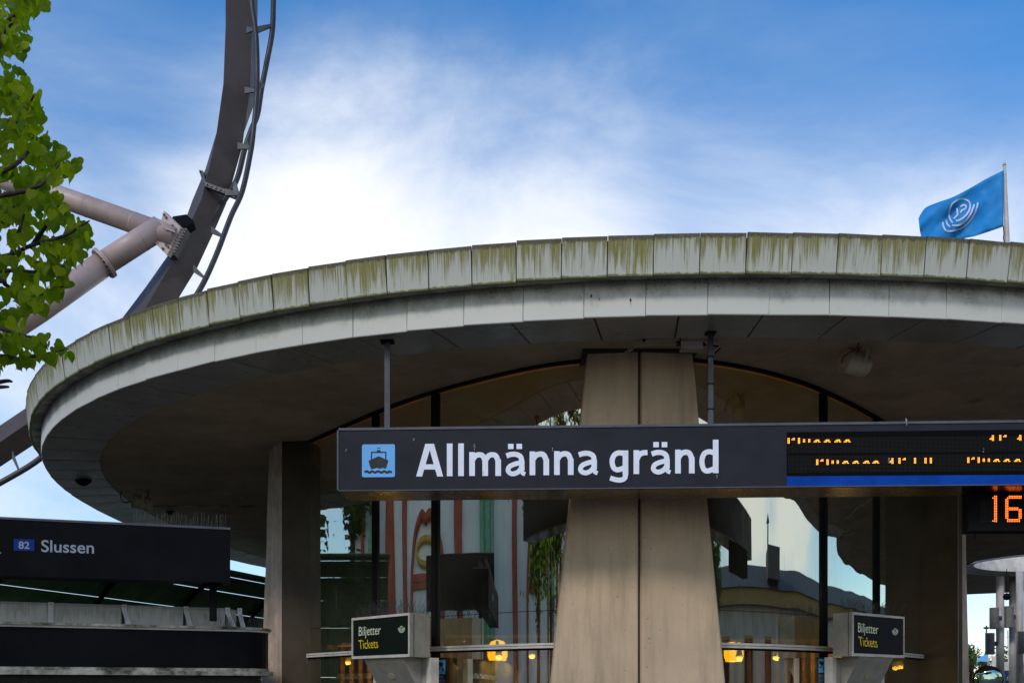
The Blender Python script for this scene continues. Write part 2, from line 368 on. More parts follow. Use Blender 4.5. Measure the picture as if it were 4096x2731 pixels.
# backing skins behind every ring of panels, so the joints read dark
bk = MB()
def ringskin(mb, prof, skip=True, n=NR):
    vs = []; 
    for R, z in prof: vs += [rim(2*pi*i/n, R, z) for i in range(n)]
    fs = []
    for j in range(len(prof)-1):
        for i in range(n):
            if skip and in2(rim(2*pi*(i+.5)/n, R2, H2)): continue
            fs.append((j*n+i, j*n+(i+1) % n, (j+1)*n+(i+1) % n, (j+1)*n+i))
    mb.add(vs, fs)
ringskin(bk, [(R3+.0, H3+.010), (R2-.02, H2+.022), (R2-.025, U+.05)])
bk.build('joint_backing', M['joint'], bldg)
bk = MB(); ringskin(bk, [(R1-.03, U+.02), (RT-.03, HT-.03), (RT-.6, HT-.02), (RT*.5, HT-.01), (.02, HT)], skip=False); bk.build('roof_deck', M['deck'], bldg)
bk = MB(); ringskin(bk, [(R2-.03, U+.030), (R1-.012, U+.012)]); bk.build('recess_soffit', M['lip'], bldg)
def panel_mesh(name, m, th, ny=1, both=True):
    """unit panel: x -0.5..0.5, z 0..1, thickness th (y), face on -y, uv over the face"""
    b = 0.008
    xs = [-.5, -.5+b, .5-b, .5]; zs = [0, .02, .98, 1]
    mb = MB(); vs = []
    for j, z in enumerate(zs):
        for i, x in enumerate(xs):
            e = (i in (0, 3)) or (j in (0, 3))
            vs.append((x, (0.004 if e else 0), z))
    n = len(vs); fs = [(j*4+i, j*4+i+1, (j+1)*4+i+1, (j+1)*4+i) for j in range(3) for i in range(3)]
    vs += [(-.5, th, 0), (.5, th, 0), (.5, th, 1), (-.5, th, 1)]
    fs += [(n, n+1, 3, 2, 1, 0), (n+1, n+2, 15, 11, 7, 3), (n+2, n+3, 12, 13, 14, 15), (n+3, n, 0, 4, 8, 12), (n+3, n+2, n+1, n)]
    mb.add(vs, fs)
    me = bpy.data.meshes.new(name); me.from_pydata(mb.v, [], mb.f); me.materials.append(m)
    uvl = me.uv_layers.new(name='uv')
    for l in me.loops:
        v = me.vertices[l.vertex_index].co; uvl.data[l.index].uv = (v.x+.5, v.z)
    me.update(); return me
def place_panel(name, me, parent, p0, p1, q0, q1, gap, **k):
    """panel whose lower edge runs p0-p1 and upper edge q0-q1"""
    org = ORG[parent.name]
    pm = (p0+p1)/2; qm = (q0+q1)/2
    X = (p1-p0); Wd = X.length; X.normalize(); Zv = qm-pm; Ht = Zv.length; Zn = (Zv-X*Zv.dot(X)).normalized(); Y = Zn.cross(X)
    o = bpy.data.objects.new(name, me); COL.objects.link(o); o.parent = parent; ORG[o.name] = org
    mt = Matrix.Identity(4)
    sx = (Wd-gap)
    for r in range(3):
        mt[r][0] = X[r]*sx; mt[r][1] = Y[r]; mt[r][2] = Zn[r]*Ht; mt[r][3] = (pm-org)[r]
    o.matrix_local = mt
    return tag(o, **k)
fas = panel_mesh('fascia_panel', M['fascia'], .03)
NF = 187; t0 = radians(-91.9)
rnd = random.Random(3)
for i in range(NF):
    a, b = t0+2*pi*i/NF, t0+2*pi*(i+1)/NF
    if in2(rim((a+b)/2, R1, U), 0): continue
    dz = .0035+rnd.uniform(-.0025, .002); up = rnd.uniform(-.004, .004)
    sg = 1
    p0 = rim(a, R1, U+dz*sg+up); p1 = rim(b, R1, U-dz*sg+up); q0 = rim(a, RT, HT+dz*sg+up); q1 = rim(b, RT, HT-dz*sg+up)
    o = (p0+p1)/2; out = Vector((o.x-XC, o.y-DC, 0)).normalized()*rnd.uniform(-.004, .006)
    place_panel('fascia_panel', fas, bldg, p0+out, p1+out, q0+out, q1+out, .004)
bandm = panel_mesh('band_panel', M['band'], .02)
NB = 135; tb = radians(-90.0)
for i in range(NB):
    a, b = tb+2*pi*i/NB, tb+2*pi*(i+1)/NB
    if in2(rim((a+b)/2, R2, H2)): continue
    dz = rnd.uniform(-.0035, .0045); w = rnd.uniform(-.003, .003)
    p0, p1, q0, q1 = rim(a, R2+w, H2+dz), rim(b, R2+w, H2-dz), rim(a, R2+w, U+.028), rim(b, R2+w, U+.028)
    place_panel('band_panel', bandm, bldg, p0, p1, q0, q1, .003)
soff = panel_mesh('soffit_panel', M['soffit'], .01)
NS = 98; ts = radians(-89.21)
for i in range(NS):
    a, b = ts+2*pi*i/NS, ts+2*pi*(i+1)/NS
    if in2(rim((a+b)/2, R2, H2)): continue
    q0, q1 = rim(a, R2-.004, H2+.004+rnd.uniform(-.004, .002)), rim(b, R2-.004, H2+.004+rnd.uniform(-.004, .002))
    p0, p1 = rim(a, R3, H3-.004), rim(b, R3, H3-.004)
    # face on the under side, tapering to the inner edge
    org = ORG[bldg.name]; mb = MB(); c_ = (p0+p1+q0+q1)/4
    sh = lambda p: p+(c_-p).normalized()*.011
    A, B, C, D_ = map(sh, (p0, p1, q1, q0)); up = Vector((0, 0, .012))
    bev = lambda p: p+(c_-p).normalized()*.02-Vector((0, 0, .004))
    mb.add([A, B, C, D_, bev(A), bev(B), bev(C), bev(D_), A+up, B+up, C+up, D_+up],
           [(4, 5, 6, 7), (0, 1, 5, 4), (1, 2, 6, 5), (2, 3, 7, 6), (3, 0, 4, 7), (8, 9, 1, 0), (9, 10, 2, 1), (10, 11, 3, 2), (11, 8, 0, 3)])
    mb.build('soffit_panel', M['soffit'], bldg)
# rust spots on the inner band
def on_rim(px, py, R):
    lo, hi = 6.5, 9.5
    for _ in range(40):
        m_ = (lo+hi)/2; p = P(px, py, m_); t_ = atan2(p.y-DC, p.x-XC)
        if hypot(p.x-XC, p.y-DC) > R*kk(t_): lo = m_
        else: hi = m_
    return P(px, py, lo)
M['rust'] = mat('rust_spot', (.06, .022, .008), .9, var=.3, vs=60)
for px, py, r_ in ((2365, 1183, 5), (2397, 1196, 3), (2522, 1199, 4.5), (2522, 1213, 1.5), (2522, 1225, 1), (2660, 1142, 2.5)):
    p = on_rim(px, py, R2+.008); u_ = Vector((1, 0, 0))
    MB().prism([p+Vector((r_*.0019*cos(a)*random.uniform(.6, 1), -.001, r_*.003*sin(a)*random.uniform(.7, 1))) for a in [2*pi*k/9 for k in range(9)]], (0, .004, 0)).build('rust_spot', M['rust'], bldg)
# raised joint across the ceiling
j = MB(); zz = EYE+H3; D_ = 4000*H3/729
j.box(((PX(560, D_)+PX(3500, D_))/2, D_, zz-.012), (PX(3500, D_)-PX(560, D_), .05, .03)); j.build('ceiling_joint', M['lip'], bldg)

# second roof disc with a round light well
b2 = empty('adjoining_roof', (CX2, CY2, 0), 'adjoining round roof seen at the right edge, with a round light well, on white pipes', 'roof')
HX, HY, HR = 13.7, 24.45, 2.55
mb = MB(); n = 96
hole = [Vector((HX+HR*cos(2*pi*i/n), HY+HR*sin(2*pi*i/n), zz+.03)) for i in range(n)]
outer = []
for i in range(n):
    d = Vector((cos(2*pi*i/n), sin(2*pi*i/n), 0)); o = Vector((HX-CX2, HY-CY2, 0))
    bq = o.dot(d); t = -bq+math.sqrt(bq*bq-(o.length_squared-RR2**2)); outer.append(Vector((HX, HY, zz+.03))+d*t)
mb.add(hole+outer, [(i, (i+1) % n, n+(i+1) % n, n+i) for i in range(n)]); mb.build('ceiling', M['ceiling'], b2)
mb = MB()
rimo = [Vector((CX2+RR2*cos(2*pi*i/n), CY2+RR2*sin(2*pi*i/n), zz)) for i in range(n)]
def cyl(mb, pts, za, zb):
    n = len(pts); mb.add([Vector((p.x, p.y, za)) for p in pts]+[Vector((p.x, p.y, zb)) for p in pts], [(i, (i+1) % n, n+(i+1) % n, n+i) for i in range(n)])
cyl(mb, rimo, zz-.03, EYE+HT); mb.build('rim', M['band'], b2)
mb = MB()
roofp = [Vector((p.x, p.y, EYE+HT-.04)) for p in outer]; rh = [Vector((p.x, p.y, EYE+HT-.04)) for p in hole]
mb.add(rh+roofp, [(i, (i+1) % n, n+(i+1) % n, n+i) for i in range(n)]); mb.build('roof_deck', M['deck'], b2)
sm_ = [Vector((HX+(p.x-HX)*.86, HY+(p.y-HY)*.86, 0)) for p in hole]
for i in range(0, n, 2):
    mb = MB(); a, b, c, d = hole[i], hole[(i+2) % n], sm_[(i+2) % n], sm_[i]
    up = zz+.10
    a, b = [Vector((p.x, p.y, zz-.012)) for p in (a, b)]; c, d = [Vector((p.x, p.y, up)) for p in (c, d)]
    cc = (a+b+c+d)/4; q = [p+(cc-p)*.03 for p in (a, b, c, d)]
    mb.prism(q, (0, 0, .012)); mb.build('well_panel', M['soffit'], b2)
mb = MB(); cyl(mb, sm_, zz+.08, EYE+HT+.05); mb.build('well_lining', M['white'], b2)
mb = MB(); mb.add([Vector((HX+5*cos(2*pi*i/40)*.0+(5.6*cos(2*pi*i/40)), 0, 0)) for i in range(0)], []); 

# ------------------------------------------------------------------ columns of the terminal
def zbase(x0, y0, x1, y1, ybot): return x0+(x1-x0)*(ybot-y0)/(y1-y0)
DCOL = 8.93
Lp = [(2351, 1386), (2338, 1520), (2321, 1689), (2281, 2001), (2253, 2236), (2205, 2731), (2140, 3489)]
Rp = [(2769, 1386), (2783, 1520), (2797, 1689), (2829, 1995), (2853, 2236), (2902, 2731), (2968, 3489)]
for s_, prof, seam in ((0, Lp, 2555), (1, Rp, 2562)):
    mb = MB(); n = len(prof); front = []
    zt = EYE+H3
    for k, (x, y) in enumerate(prof):
        z = zt if k == 0 else max(0, ZY(y, DCOL))
        front.append((Vector((PX(seam, DCOL), DCOL, z)), Vector((PX(x, DCOL+.05), DCOL+.05, z))))
    vs = []; dp = Vector((0, .42, 0)); bv = .012
    for a, b in front:
        sgn = 1 if s_ else -1
        vs += [a+Vector((0, .03, 0)), a+Vector((sgn*bv, 0, 0)), b+Vector((-sgn*bv, 0, 0)), b+Vector((0, bv, 0)), b+dp, a+dp]
    fs = []
    for k in range(n-1):
        for q in range(6): fs.append((k*6+q, k*6+(q+1) % 6, (k+1)*6+(q+1) % 6, (k+1)*6+q))
    fs += [tuple(range(6)), tuple(range((n-1)*6, n*6))]
    mb.add(vs, fs); mb.build('column_half', M['concrete'], bldg)
mb = MB(); mb.box(((PX(2558, DCOL)), DCOL+.2, (EYE+H3)/2), (.03, .3, EYE+H3-.01)); mb.build('column_joint', M['joint'], bldg)
mb = MB(); mb.box((PX(2560, DCOL), DCOL+.2, EYE+H3-.012), (PX(2790, DCOL)-PX(2330, DCOL), .46, .02)); mb.build('column_cap_joint', M['joint'], bldg)
# side columns: corner post with a pale outer face and a brown inner face
def side_col(cx, cD, prof, gx, gD, od):
    mbb = MB(); zt = EYE+H3
    rows = []
    for k, (x, y) in enumerate(prof):
        z = zt if k == 0 else max(0, ZY(y, od)); rows.append(Vector((PX(x, od), od, z)))
    c = [Vector((PX(cx, cD), cD, r.z)) for r in rows]
    ins = [c_+Vector((0, .25, 0))+(r-c_)*.2 for c_, r in zip(c, rows)]
    n = len(rows); vs = rows+c+ins
    fs = []
    for k in range(n-1): fs += [(k, k+1, n+k+1, n+k), (n+k, n+k+1, 2*n+k+1, 2*n+k), (2*n+k, 2*n+k+1, k+1, k)]
    mbb.add(vs, fs); mbb.build('column', M['concrete_side'], bldg)
    mbb = MB(); a = Vector((PX(cx, cD), cD, 0)); b = Vector((gx, gD, 0)); d = (b-a).normalized(); nn = Vector((-d.y, d.x, 0))
    if nn.y < 0: nn = -nn
    a += nn*.004+d*.004; mbb.prism([a, b, b+nn*.12, a+nn*.12], (0, 0, zt)); mbb.build('column_side', M['brown'], bldg)
GL = [(x, 9.12+math.sqrt(5.93**2+3.44*(x-1.2)**2)-5.93) for x in (-2.467, -1.491, -.775, .1, .68, 1.2, 1.72, 2.2, 2.65, 3.157, 4.06, 5.15)]
side_col(1127, 12.25, [(1079, 1818), (1074, 1900), (1069, 2026), (1066, 2200), (1057, 2400), (1045, 2731), (1030, 3300)], GL[0][0], GL[0][1], 12.62)
side_col(3832, 12.25, [(3856, 1818), (3858, 1900), (3862, 2100), (3866, 2300), (3870, 2480), (3877, 2731), (3890, 3300)], GL[-1][0], GL[-1][1], 12.62)

# ------------------------------------------------------------------ curved glass front
gv = [Vector((x, y, 0)) for x, y in GL]
dense = cat(gv, 8)
mull = [1, 2, 9, 10]                      # indices in GL where mullions stand
zc = EYE+H3; ZT = EYE+.372; ZT2 = EYE+.418; ZJ = EYE+.722
seg = [(0, 1), (1, 2), (2, 5), (5, 9), (9, 10), (10, 11)]
def sheet(i0, i1, z0, z1):
    pts = dense[i0*8:i1*8+1]; mb = MB()
    pts = [p for p in pts]
    n = len(pts); mb.add([Vector((p.x, p.y, z0)) for p in pts]+[Vector((p.x, p.y, z1)) for p in pts], [(i, i+1, n+i+1, n+i) for i in range(n-1)])
    return mb
for i0, i1 in seg:
    for z0, z1 in ((ZJ+.003, zc-.05), (ZT2-.01, ZJ-.003), (.02, ZT+.01)):
        sheet(i0, i1, z0, z1).build('window_pane', M['glass'], bldg, smooth=True)
def band(i0, i1, z0, z1, th, front, name, m, trim0=0, trim1=0):
    pts = dense[int(i0*8)+trim0:int(i1*8)+1-trim1]; mb = MB(); vs = []
    for i, p in enumerate(pts):
        t = (pts[min(i+1, len(pts)-1)]-pts[max(i-1, 0)]).normalized(); nn = Vector((t.y, -t.x, 0))
        a, b = p+nn*front, p+nn*(front-th)
        vs += [Vector((a.x, a.y, z0)), Vector((a.x, a.y, z1)), Vector((b.x, b.y, z1)), Vector((b.x, b.y, z0))]
    fs = []; n = len(pts)
    for i in range(n-1):
        for q in range(4): fs.append((i*4+q, i*4+(q+1) % 4, (i+1)*4+(q+1) % 4, (i+1)*4+q))
    fs += [(0, 1, 2, 3), tuple(range((n-1)*4, n*4))]
    mb.add(vs, fs); return mb.build(name, m, bldg)
band(0, 11, zc-.022, zc-.004, .06, .03, 'head_frame', M['black'])
tr = band(0, 11, ZT, ZT2, .10, .05, 'transom', M['white'])
band(0, 11, ZT-.018, ZT-.002, .06, .03, 'transom_gasket', M['black'])
mb_ = band(0, 11, (ZT+ZT2)/2-.002, (ZT+ZT2)/2+.002, .005, .0525, 'transom_groove', M['joint'])
for i in mull:
    p = gv[i]; t = (gv[i+1]-gv[i-1]).normalized(); ra = atan2(t.y, t.x)
    w = .055 if i != 2 else .065
    MB().box((p.x, p.y, (zc+0)/2), (w, .07, zc-.06), Matrix.Rotation(ra, 3, 'Z')).build('mullion', M['black'], bldg)

# ------------------------------------------------------------------ interior seen through the glass
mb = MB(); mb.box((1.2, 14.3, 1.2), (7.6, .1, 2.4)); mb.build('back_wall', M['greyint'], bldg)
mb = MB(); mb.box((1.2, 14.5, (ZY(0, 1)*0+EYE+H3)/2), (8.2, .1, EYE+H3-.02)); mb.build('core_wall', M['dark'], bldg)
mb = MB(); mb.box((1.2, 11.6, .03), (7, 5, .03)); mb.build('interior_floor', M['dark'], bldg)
for xx in (-2.72, 5.32):
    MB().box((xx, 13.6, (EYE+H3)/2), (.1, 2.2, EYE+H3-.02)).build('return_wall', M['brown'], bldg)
slat_me = None
for k in range(60):
    x = -2.1+k*.112
    o = MB().box((0, 0, 1.12), (.050, .035, 2.2)).build('wall_slat', M['wood'], bldg) if slat_me is None else None
    if slat_me is None:
        slat_me = o.data; o.location = Vector((x, 12.4, 0))-ORG[bldg.name]
        me = slat_me; 
        for v in me.vertices: v.co += ORG[bldg.name]
    else:
        o = bpy.data.objects.new('wall_slat', slat_me); COL.objects.link(o); o.parent = bldg; ORG[o.name] = ORG[bldg.name]; o.location = Vector((x, 12.4+rnd.uniform(-.01, .01), 0))-ORG[bldg.name]
MB().box((1.2, 12.46, 2.16), (7.0, .05, .06)).build('slat_rail', M['wood'], bldg)
def lathe(mb, c, prof, n=20, axis=Vector((0, 0, 1))):
    c = Vector(c); u = axis.orthogonal().normalized(); w = axis.cross(u); vs = []
    for r, z in prof: vs += [c+axis*z+(u*cos(2*pi*k/n)+w*sin(2*pi*k/n))*r for k in range(n)]
    fs = []
    for j in range(len(prof)-1): fs += [(j*n+k, j*n+(k+1) % n, (j+1)*n+(k+1) % n, (j+1)*n+k) for k in range(n)]
    fs += [tuple(range(n))[::-1], tuple(range((len(prof)-1)*n, len(prof)*n))]
    return mb.add(vs, fs)
def point(name, loc, e, r, parent):
    l = bpy.data.lights.new(name, 'POINT'); l.energy = e; l.color = (1, .62, .25); l.shadow_soft_size = r
    o = bpy.data.objects.new(name, l); COL.objects.link(o); o.parent = parent; o.location = Vector(loc)-ORG[parent.name]
for px, py, w, lab in ((1990, 2598, 82, 'glowing yellow dome pendant lamp behind the glass left of the central column'), (2935, 2602, 78, 'glowing yellow dome pendant lamp behind the glass right of the central column'),
        (1560, 2600, 78, 'glowing yellow dome pendant lamp hidden behind the left ticket sign'), (3375, 2600, 78, 'glowing yellow dome pendant lamp hidden behind the right ticket sign')):
    D = 11.2 if 1700 < px < 3300 else 12.0; c = P(px, py, D); r = w/2*D/F
    t = empty('pendant_lamp', c, lab, 'lamp', 'yellow pendant lamps inside the kiosk')
    lathe(MB(), c, [(r*.82, -r*1.1), (r*.98, -r*.6), (r, 0), (r*.9, r*.45), (r*.6, r*.85), (r*.12, r*1.0)]).build('lamp_shade', M['warmglow'], t, smooth=True)
    MB().tube([c+Vector((0, 0, r)), Vector((c.x, c.y, zc))], .006, 5).build('cord', M['black'], t)
    MB().box(c+Vector((.0, -r-.02, r*.45)), (.03, .03, .09)).build('lamp_holder', M['lampcase'], t)
    point('lamp_light', c-Vector((0, 0, r*1.4)), 20, .06, t)
for q, (px, py, D, lab) in enumerate(((1995, 2626, 10.6, 'small lit bulb spot right under the left yellow pendant shade'), (2128, 2623, 11.0, 'small lit bulb spot above the white sheet, beside the column left edge'),
        (1392, 2649, 12.0, 'small lit bulb spot under the transom left of the left ticket board'), (2957, 2631, 10.6, 'small lit bulb spot in front of the right yellow pendant shade'),
        (3104, 2630, 11.0, 'small lit bulb spot halfway between right pendant and right ticket board'), (3581, 2670, 12.0, 'left bulb of the touching pair under the right ticket board'), (3601, 2666, 12.1, 'right bulb of the touching pair under the right ticket board'))):
    c = P(px, py, D); t = empty('spot_lamp', c, lab, 'lamp', 'warm spot bulbs inside the kiosk'); r = .035
    lathe(MB(), c, [(r*.6, -r*.7), (r, -r*.2), (r, r*.2), (r*.7, r*.5)], 14).build('bulb', M['bulb'], t, smooth=True)
    lathe(MB(), c+Vector((0, 0, r*.5)), [(r*1.1, 0), (r*.8, r*1.5), (r*.4, r*2.2)], 14).build('lamp_holder', M['lampcase'], t, smooth=True)
    point('lamp_light', c-Vector((0, .03, r*1.5)), 3.5, .03, t)
# tracks that carry the spots
for px0, px1, py, D in ((1780, 2200, 2543, 11.0), (2880, 3300, 2560, 11.0)):
    a, b = P(px0, py, D), P(px1, py, D); MB().box((a+b)/2, ((b-a).length, .04, .03)).build('lamp_track', M['lampcase'], bldg)
c = P(1842, 2562, 10.4); t = empty('bullet_camera', c, 'small grey bullet camera behind the glass left of the yellow pendant lamp', 'camera')
MB().tube([c+Vector((-.045, 0, -.005)), c+Vector((.045, .02, .008))], .02, 14).build('housing', M['alu'], t, smooth=True)
MB().tube([c+Vector((.04, 0, .0)), c+Vector((.05, 0, .06))], .006, 6).build('bracket', M['lampcase'], t)
# hanging sheet
mb = MB(); nx, nz = 40, 8; D = 10.75; vs = []
topc = [(1800, 2640), (1850, 2680), (1900, 2641), (1966, 2640), (2022, 2642), (2078, 2690), (2138, 2636), (2230, 2630)]
for jz in range(nz+1):
    for ix in range(nx+1):
        px = 1800+430*ix/nx; top = interp(topc, px); py = top+(2860-top)*jz/nz
        vs.append(P(px, py, D+.05*sin(px*.045)*(1-jz/nz*.5)+.025*sin(px*.11+jz*.5)))
mb.add(vs, [(jz*(nx+1)+ix, jz*(nx+1)+ix+1, (jz+1)*(nx+1)+ix+1, (jz+1)*(nx+1)+ix) for jz in range(nz) for ix in range(nx)])
sh = mb.build('hanging_sheet', M['curtain'], None, smooth=True, org=P(2000, 2700, D)); tag(sh, 'white sheet hung in swags behind the glass left of the central column', 'curtain')
sm2 = sh.modifiers.new('thickness', 'SOLIDIFY'); sm2.thickness = .003
for px in (1900, 1966, 2022, 2138, 2195):
    MB().tube([P(px, 2645, 10.68), P(px, 2645, 10.72)], .010, 10).build('grommet', M['black'], sh)
c = P(2073, 2697, 10.6); ring = [c+Vector((cos(a), 0, sin(a)))*.022 for a in [2*pi*k/16 for k in range(17)]]
MB().tube(ring, .003, 5, cap=False).build('pull_ring', M['black'], sh)

# ------------------------------------------------------------------ lettering tools
def on_plane(o, n):
    o = Vector(o); n = Vector(n).normalized()
    def f(px, py, lift=0):
        d = Vector(((px-CX)/F, 1, (HOR-py)/F)); c = Vector((0, 0, EYE)); oo = o+n*lift
        return c+d*((oo-c).dot(n)/d.dot(n))
    return f
def stroke2(pts, w, n=6, sm=True):
    pts = [Vector((p[0], p[1], 0)) for p in pts]
    if sm and len(pts) > 2: pts = cat(pts, n)
    L, R = [], []
    for i, p in enumerate(pts):
        t = (pts[min(i+1, len(pts)-1)]-pts[max(i-1, 0)]).normalized(); q = Vector((-t.y, t.x, 0))*w/2; L.append(p+q); R.append(p-q)
    return [((L[i].x, L[i].y), (L[i+1].x, L[i+1].y), (R[i+1].x, R[i+1].y), (R[i].x, R[i].y)) for i in range(len(pts)-1)]
def font_mesh(txt, off=0, space=1):
    c = bpy.data.curves.new('lettering', 'FONT'); c.body = txt; c.size = 1; c.offset = off; c.space_character = space; c.resolution_u = 5
    o = bpy.data.objects.new('lettering', c); COL.objects.link(o); bpy.context.view_layer.update()
    dg = bpy.context.evaluated_depsgraph_get(); me = bpy.data.meshes.new_from_object(o.evaluated_get(dg))
    vs = [v.co.copy() for v in me.vertices]; fs = [tuple(p.vertices) for p in me.polygons]
    bpy.data.objects.remove(o); bpy.data.curves.remove(c); bpy.data.meshes.remove(me)
    return vs, fs
def text_px(txt, fn, TL, TR, BL, cap, m, parent, name='lettering', off=0, space=1, lift=.003):
    """fit the text so its bounding box spans TL-TR, and cap height (from baseline) runs BL-TL"""
    vs, fs = font_mesh(txt, off, space)
    x0, x1 = min(v.x for v in vs), max(v.x for v in vs)
    mb = MB(); out = []
    for v in vs:
        u = (v.x-x0)/(x1-x0); w = 1-v.y/cap
        px = TL[0]+(TR[0]-TL[0])*u+(BL[0]-TL[0])*w; py = TL[1]+(TR[1]-TL[1])*u+(BL[1]-TL[1])*w
        out.append(fn(px, py, lift))
    mb.add(out, fs); return mb.build(name, m, parent)
def polys_px(polys, fn, m, parent, name, lift=.003, step=.00005):
    mb = MB()
    for i, q in enumerate(polys): mb.add([fn(x, y, lift+step*(i % 12)) for x, y in q], [tuple(range(len(q)))])
    return mb.build(name, m, parent)
def rect(x0, y0, x1, y1): return ((x0, y0), (x1, y0), (x1, y1), (x0, y1))

# ------------------------------------------------------------------ main hanging sign
DL, DR = 8.32, 8.07
AL = Vector((PX(1355, DL), DL, 0)); AR = Vector((PX(4096, DR), DR, 0)); sdir = (AR-AL).normalized(); AR = AL+sdir*7.0
ZS0, ZS1 = EYE+1.631, EYE+2.159; nb = Vector((-sdir.y, sdir.x, 0)); TH = .43
sign = empty('station_sign', (AL+sdir*2.2).to_tuple()[:2]+(ZS0,), 'long anthracite hanging sign with white lettering Allmänna gränd, ferry symbol and amber display', 'sign')
sf = on_plane(AL, -nb)
mb = MB(); mb.prism([AL+Vector((0, 0, ZS0+.012)), AR+Vector((0, 0, ZS0+.012)), AR+Vector((0, 0, ZS1-.02)), AL+Vector((0, 0, ZS1-.02))], nb*TH); mb.build('sign_body', M['signgrey'], sign)
# folded edge strips standing 8 mm proud
def strip(z0, z1, pr, name, m, dz=0):
    a, b = AL-nb*pr-sdir*.0, AR-nb*pr
    MB().prism([a+Vector((0, 0, z0)), b+Vector((0, 0, z0)), b+Vector((0, 0, z1)), a+Vector((0, 0, z1))], nb*(TH+2*pr)).build(name, m, sign)
strip(ZS1-.0199, ZS1, .008, 'top_edge', M['signedge'])
strip(ZS0+.004, ZS0+.0119, .006, 'bottom_edge', M['signedge'])
a = AL-nb*.007-sdir*.014; MB().prism([a+Vector((0, 0, ZS0+.012)), a+sdir*.0139+Vector((0, 0, ZS0+.012)), a+sdir*.0139+Vector((0, 0, ZS1-.0201)), a+Vector((0, 0, ZS1-.0201))], nb*(TH+.014)).build('end_edge', M['signedge'], sign)
mb = MB(); a = AL+nb*.01; mb.add([a+Vector((0, 0, ZS0+.002)), a+sdir*7+Vector((0, 0, ZS0+.002)), a+sdir*7+nb*(TH-.02)+Vector((0, 0, ZS0+.002)), a+nb*(TH-.02)+Vector((0, 0, ZS0+.002))], [(3, 2, 1, 0)])
mb.build('underside_panel', M['under'], sign)
for sx_ in (1.78, 3.62, 5.4):
    a = AL+sdir*sx_; MB().prism([a-nb*.0012+Vector((0, 0, ZS0+.013)), a+sdir*.003-nb*.0012+Vector((0, 0, ZS0+.013)), a+sdir*.003-nb*.0012+Vector((0, 0, ZS0+.05)), a-nb*.0012+Vector((0, 0, ZS0+.05))], nb*.001).build('panel_seam', M['joint'], sign)
for k in range(12):
    a = AL+sdir*(.12+k*.55)-nb*.009+Vector((0, 0, ZS1-.010)); lathe(MB(), a, [(.0035, 0), (.003, .002)], 8, -nb).build('screw', M['bolt'], sign)
# lettering: each glyph is built from its own strokes
def G(x0, y0, polys, s=1/1.8092):
    return [[(1600+(x0+px)*s, 1720+(y0-py)*s) for px, py in q] for q in polys]
SW = 41
def g_n(): return [rect(0, 0, 41, 172)]+stroke2([(22, 112), (46, 143), (76, 153), (103, 145), (120, 108)], 39)+[rect(100, 0, 141, 118)]
def g_m(): return [rect(0, 0, 41, 172)]+stroke2([(22, 112), (44, 143), (70, 153), (98, 145), (115, 108)], 38)+[rect(95, 0, 136, 118)]+stroke2([(118, 112), (138, 143), (164, 153), (192, 145), (209, 108)], 38)+[rect(189, 0, 230, 118)]
def g_a(): return stroke2([(8, 143), (45, 154), (84, 152), (112, 134), (119, 100)], 37)+[rect(99, 38, 139, 108)]+stroke2([(119, 42), (124, 20), (144, 11)], 30)+stroke2([(118, 96), (70, 84), (32, 66), (20, 40), (32, 20), (60, 13), (92, 26), (112, 48)], 35)
def g_g(): return stroke2([(112, 148), (70, 155), (36, 138), (20, 98), (30, 50), (60, 32), (110, 48)], 37)+[rect(96, -5, 137, 172)]+stroke2([(116.5, -2), (112, -26), (88, -41), (48, -40), (6, -27)], 36)
def g_r(): return [rect(0, 0, 41, 172)]+stroke2([(22, 100), (40, 136), (66, 152), (101, 155)], 38)
def g_d(): return stroke2([(112, 146), (70, 155), (35, 138), (20, 88), (30, 34), (60, 15), (110, 34)], 37)+[rect(99, 0, 140, 242)]
def g_A(): return [((0, 0), (43, 0), (98, 190), (98, 236), (66, 236)), ((195, 0), (152, 0), (98, 190), (98, 236), (129, 236)), ((50, 50), (146, 50), (134, 88), (62, 88))]
def g_dots(): return [rect(20, 192, 60, 230), rect(81, 192, 121, 230)]
for ch, x, y, gl in (('A', 117, 334, g_A()), ('l', 339, 332, [rect(0, 0, 41, 236)]), ('l', 421, 331, [rect(0, 0, 41, 236)]), ('m', 501, 330, g_m()), ('a', 762, 328, g_a()+g_dots()),
        ('n', 938, 325, g_n()), ('n', 1115, 323, g_n()), ('a', 1286, 321, g_a()), ('g', 1515, 318, g_g()), ('r', 1690, 316, g_r()), ('a', 1813, 315, g_a()+g_dots()), ('n', 1991, 312, g_n()), ('d', 2165, 310, g_d())):
    polys_px(G(x, y, gl), sf, M['letters'], sign, 'letter', lift=.003)
# ferry symbol
def I(q): return [(1300+x/2.352, 1650+y/2.352) for x, y in q]
def rrect(x0, y0, x1, y1, r, n=5):
    out = []
    for cx, cy, a0 in ((x1-r, y1-r, 0), (x0+r, y1-r, 90), (x0+r, y0+r, 180), (x1-r, y0+r, 270)):
        out += [(cx+r*cos(radians(a0+90*k/n)), cy+r*sin(radians(a0+90*k/n))) for k in range(n+1)]
    return out
def skew(q): return [(x, y-(x-500)*.008) for x, y in q]
polys_px([I(skew(rrect(348, 297, 658, 605, 18)))], sf, M['blueicon'], sign, 'symbol_plate', .003)
boat = [[(505, 408), (596, 448), (592, 465), (574, 527), (545, 518), (520, 527), (485, 518), (460, 527), (432, 529), (411, 462), (411, 450)],
        rect(432, 366, 443, 440), rect(566, 366, 577, 440), rect(432, 366, 577, 378), rect(488, 350, 523, 367), rect(490, 328, 520, 336)]
wav = stroke2([(372, 558), (395, 550), (418, 562), (445, 550), (470, 562), (500, 550), (530, 562), (557, 550), (585, 562), (605, 552), (629, 560)], 21)
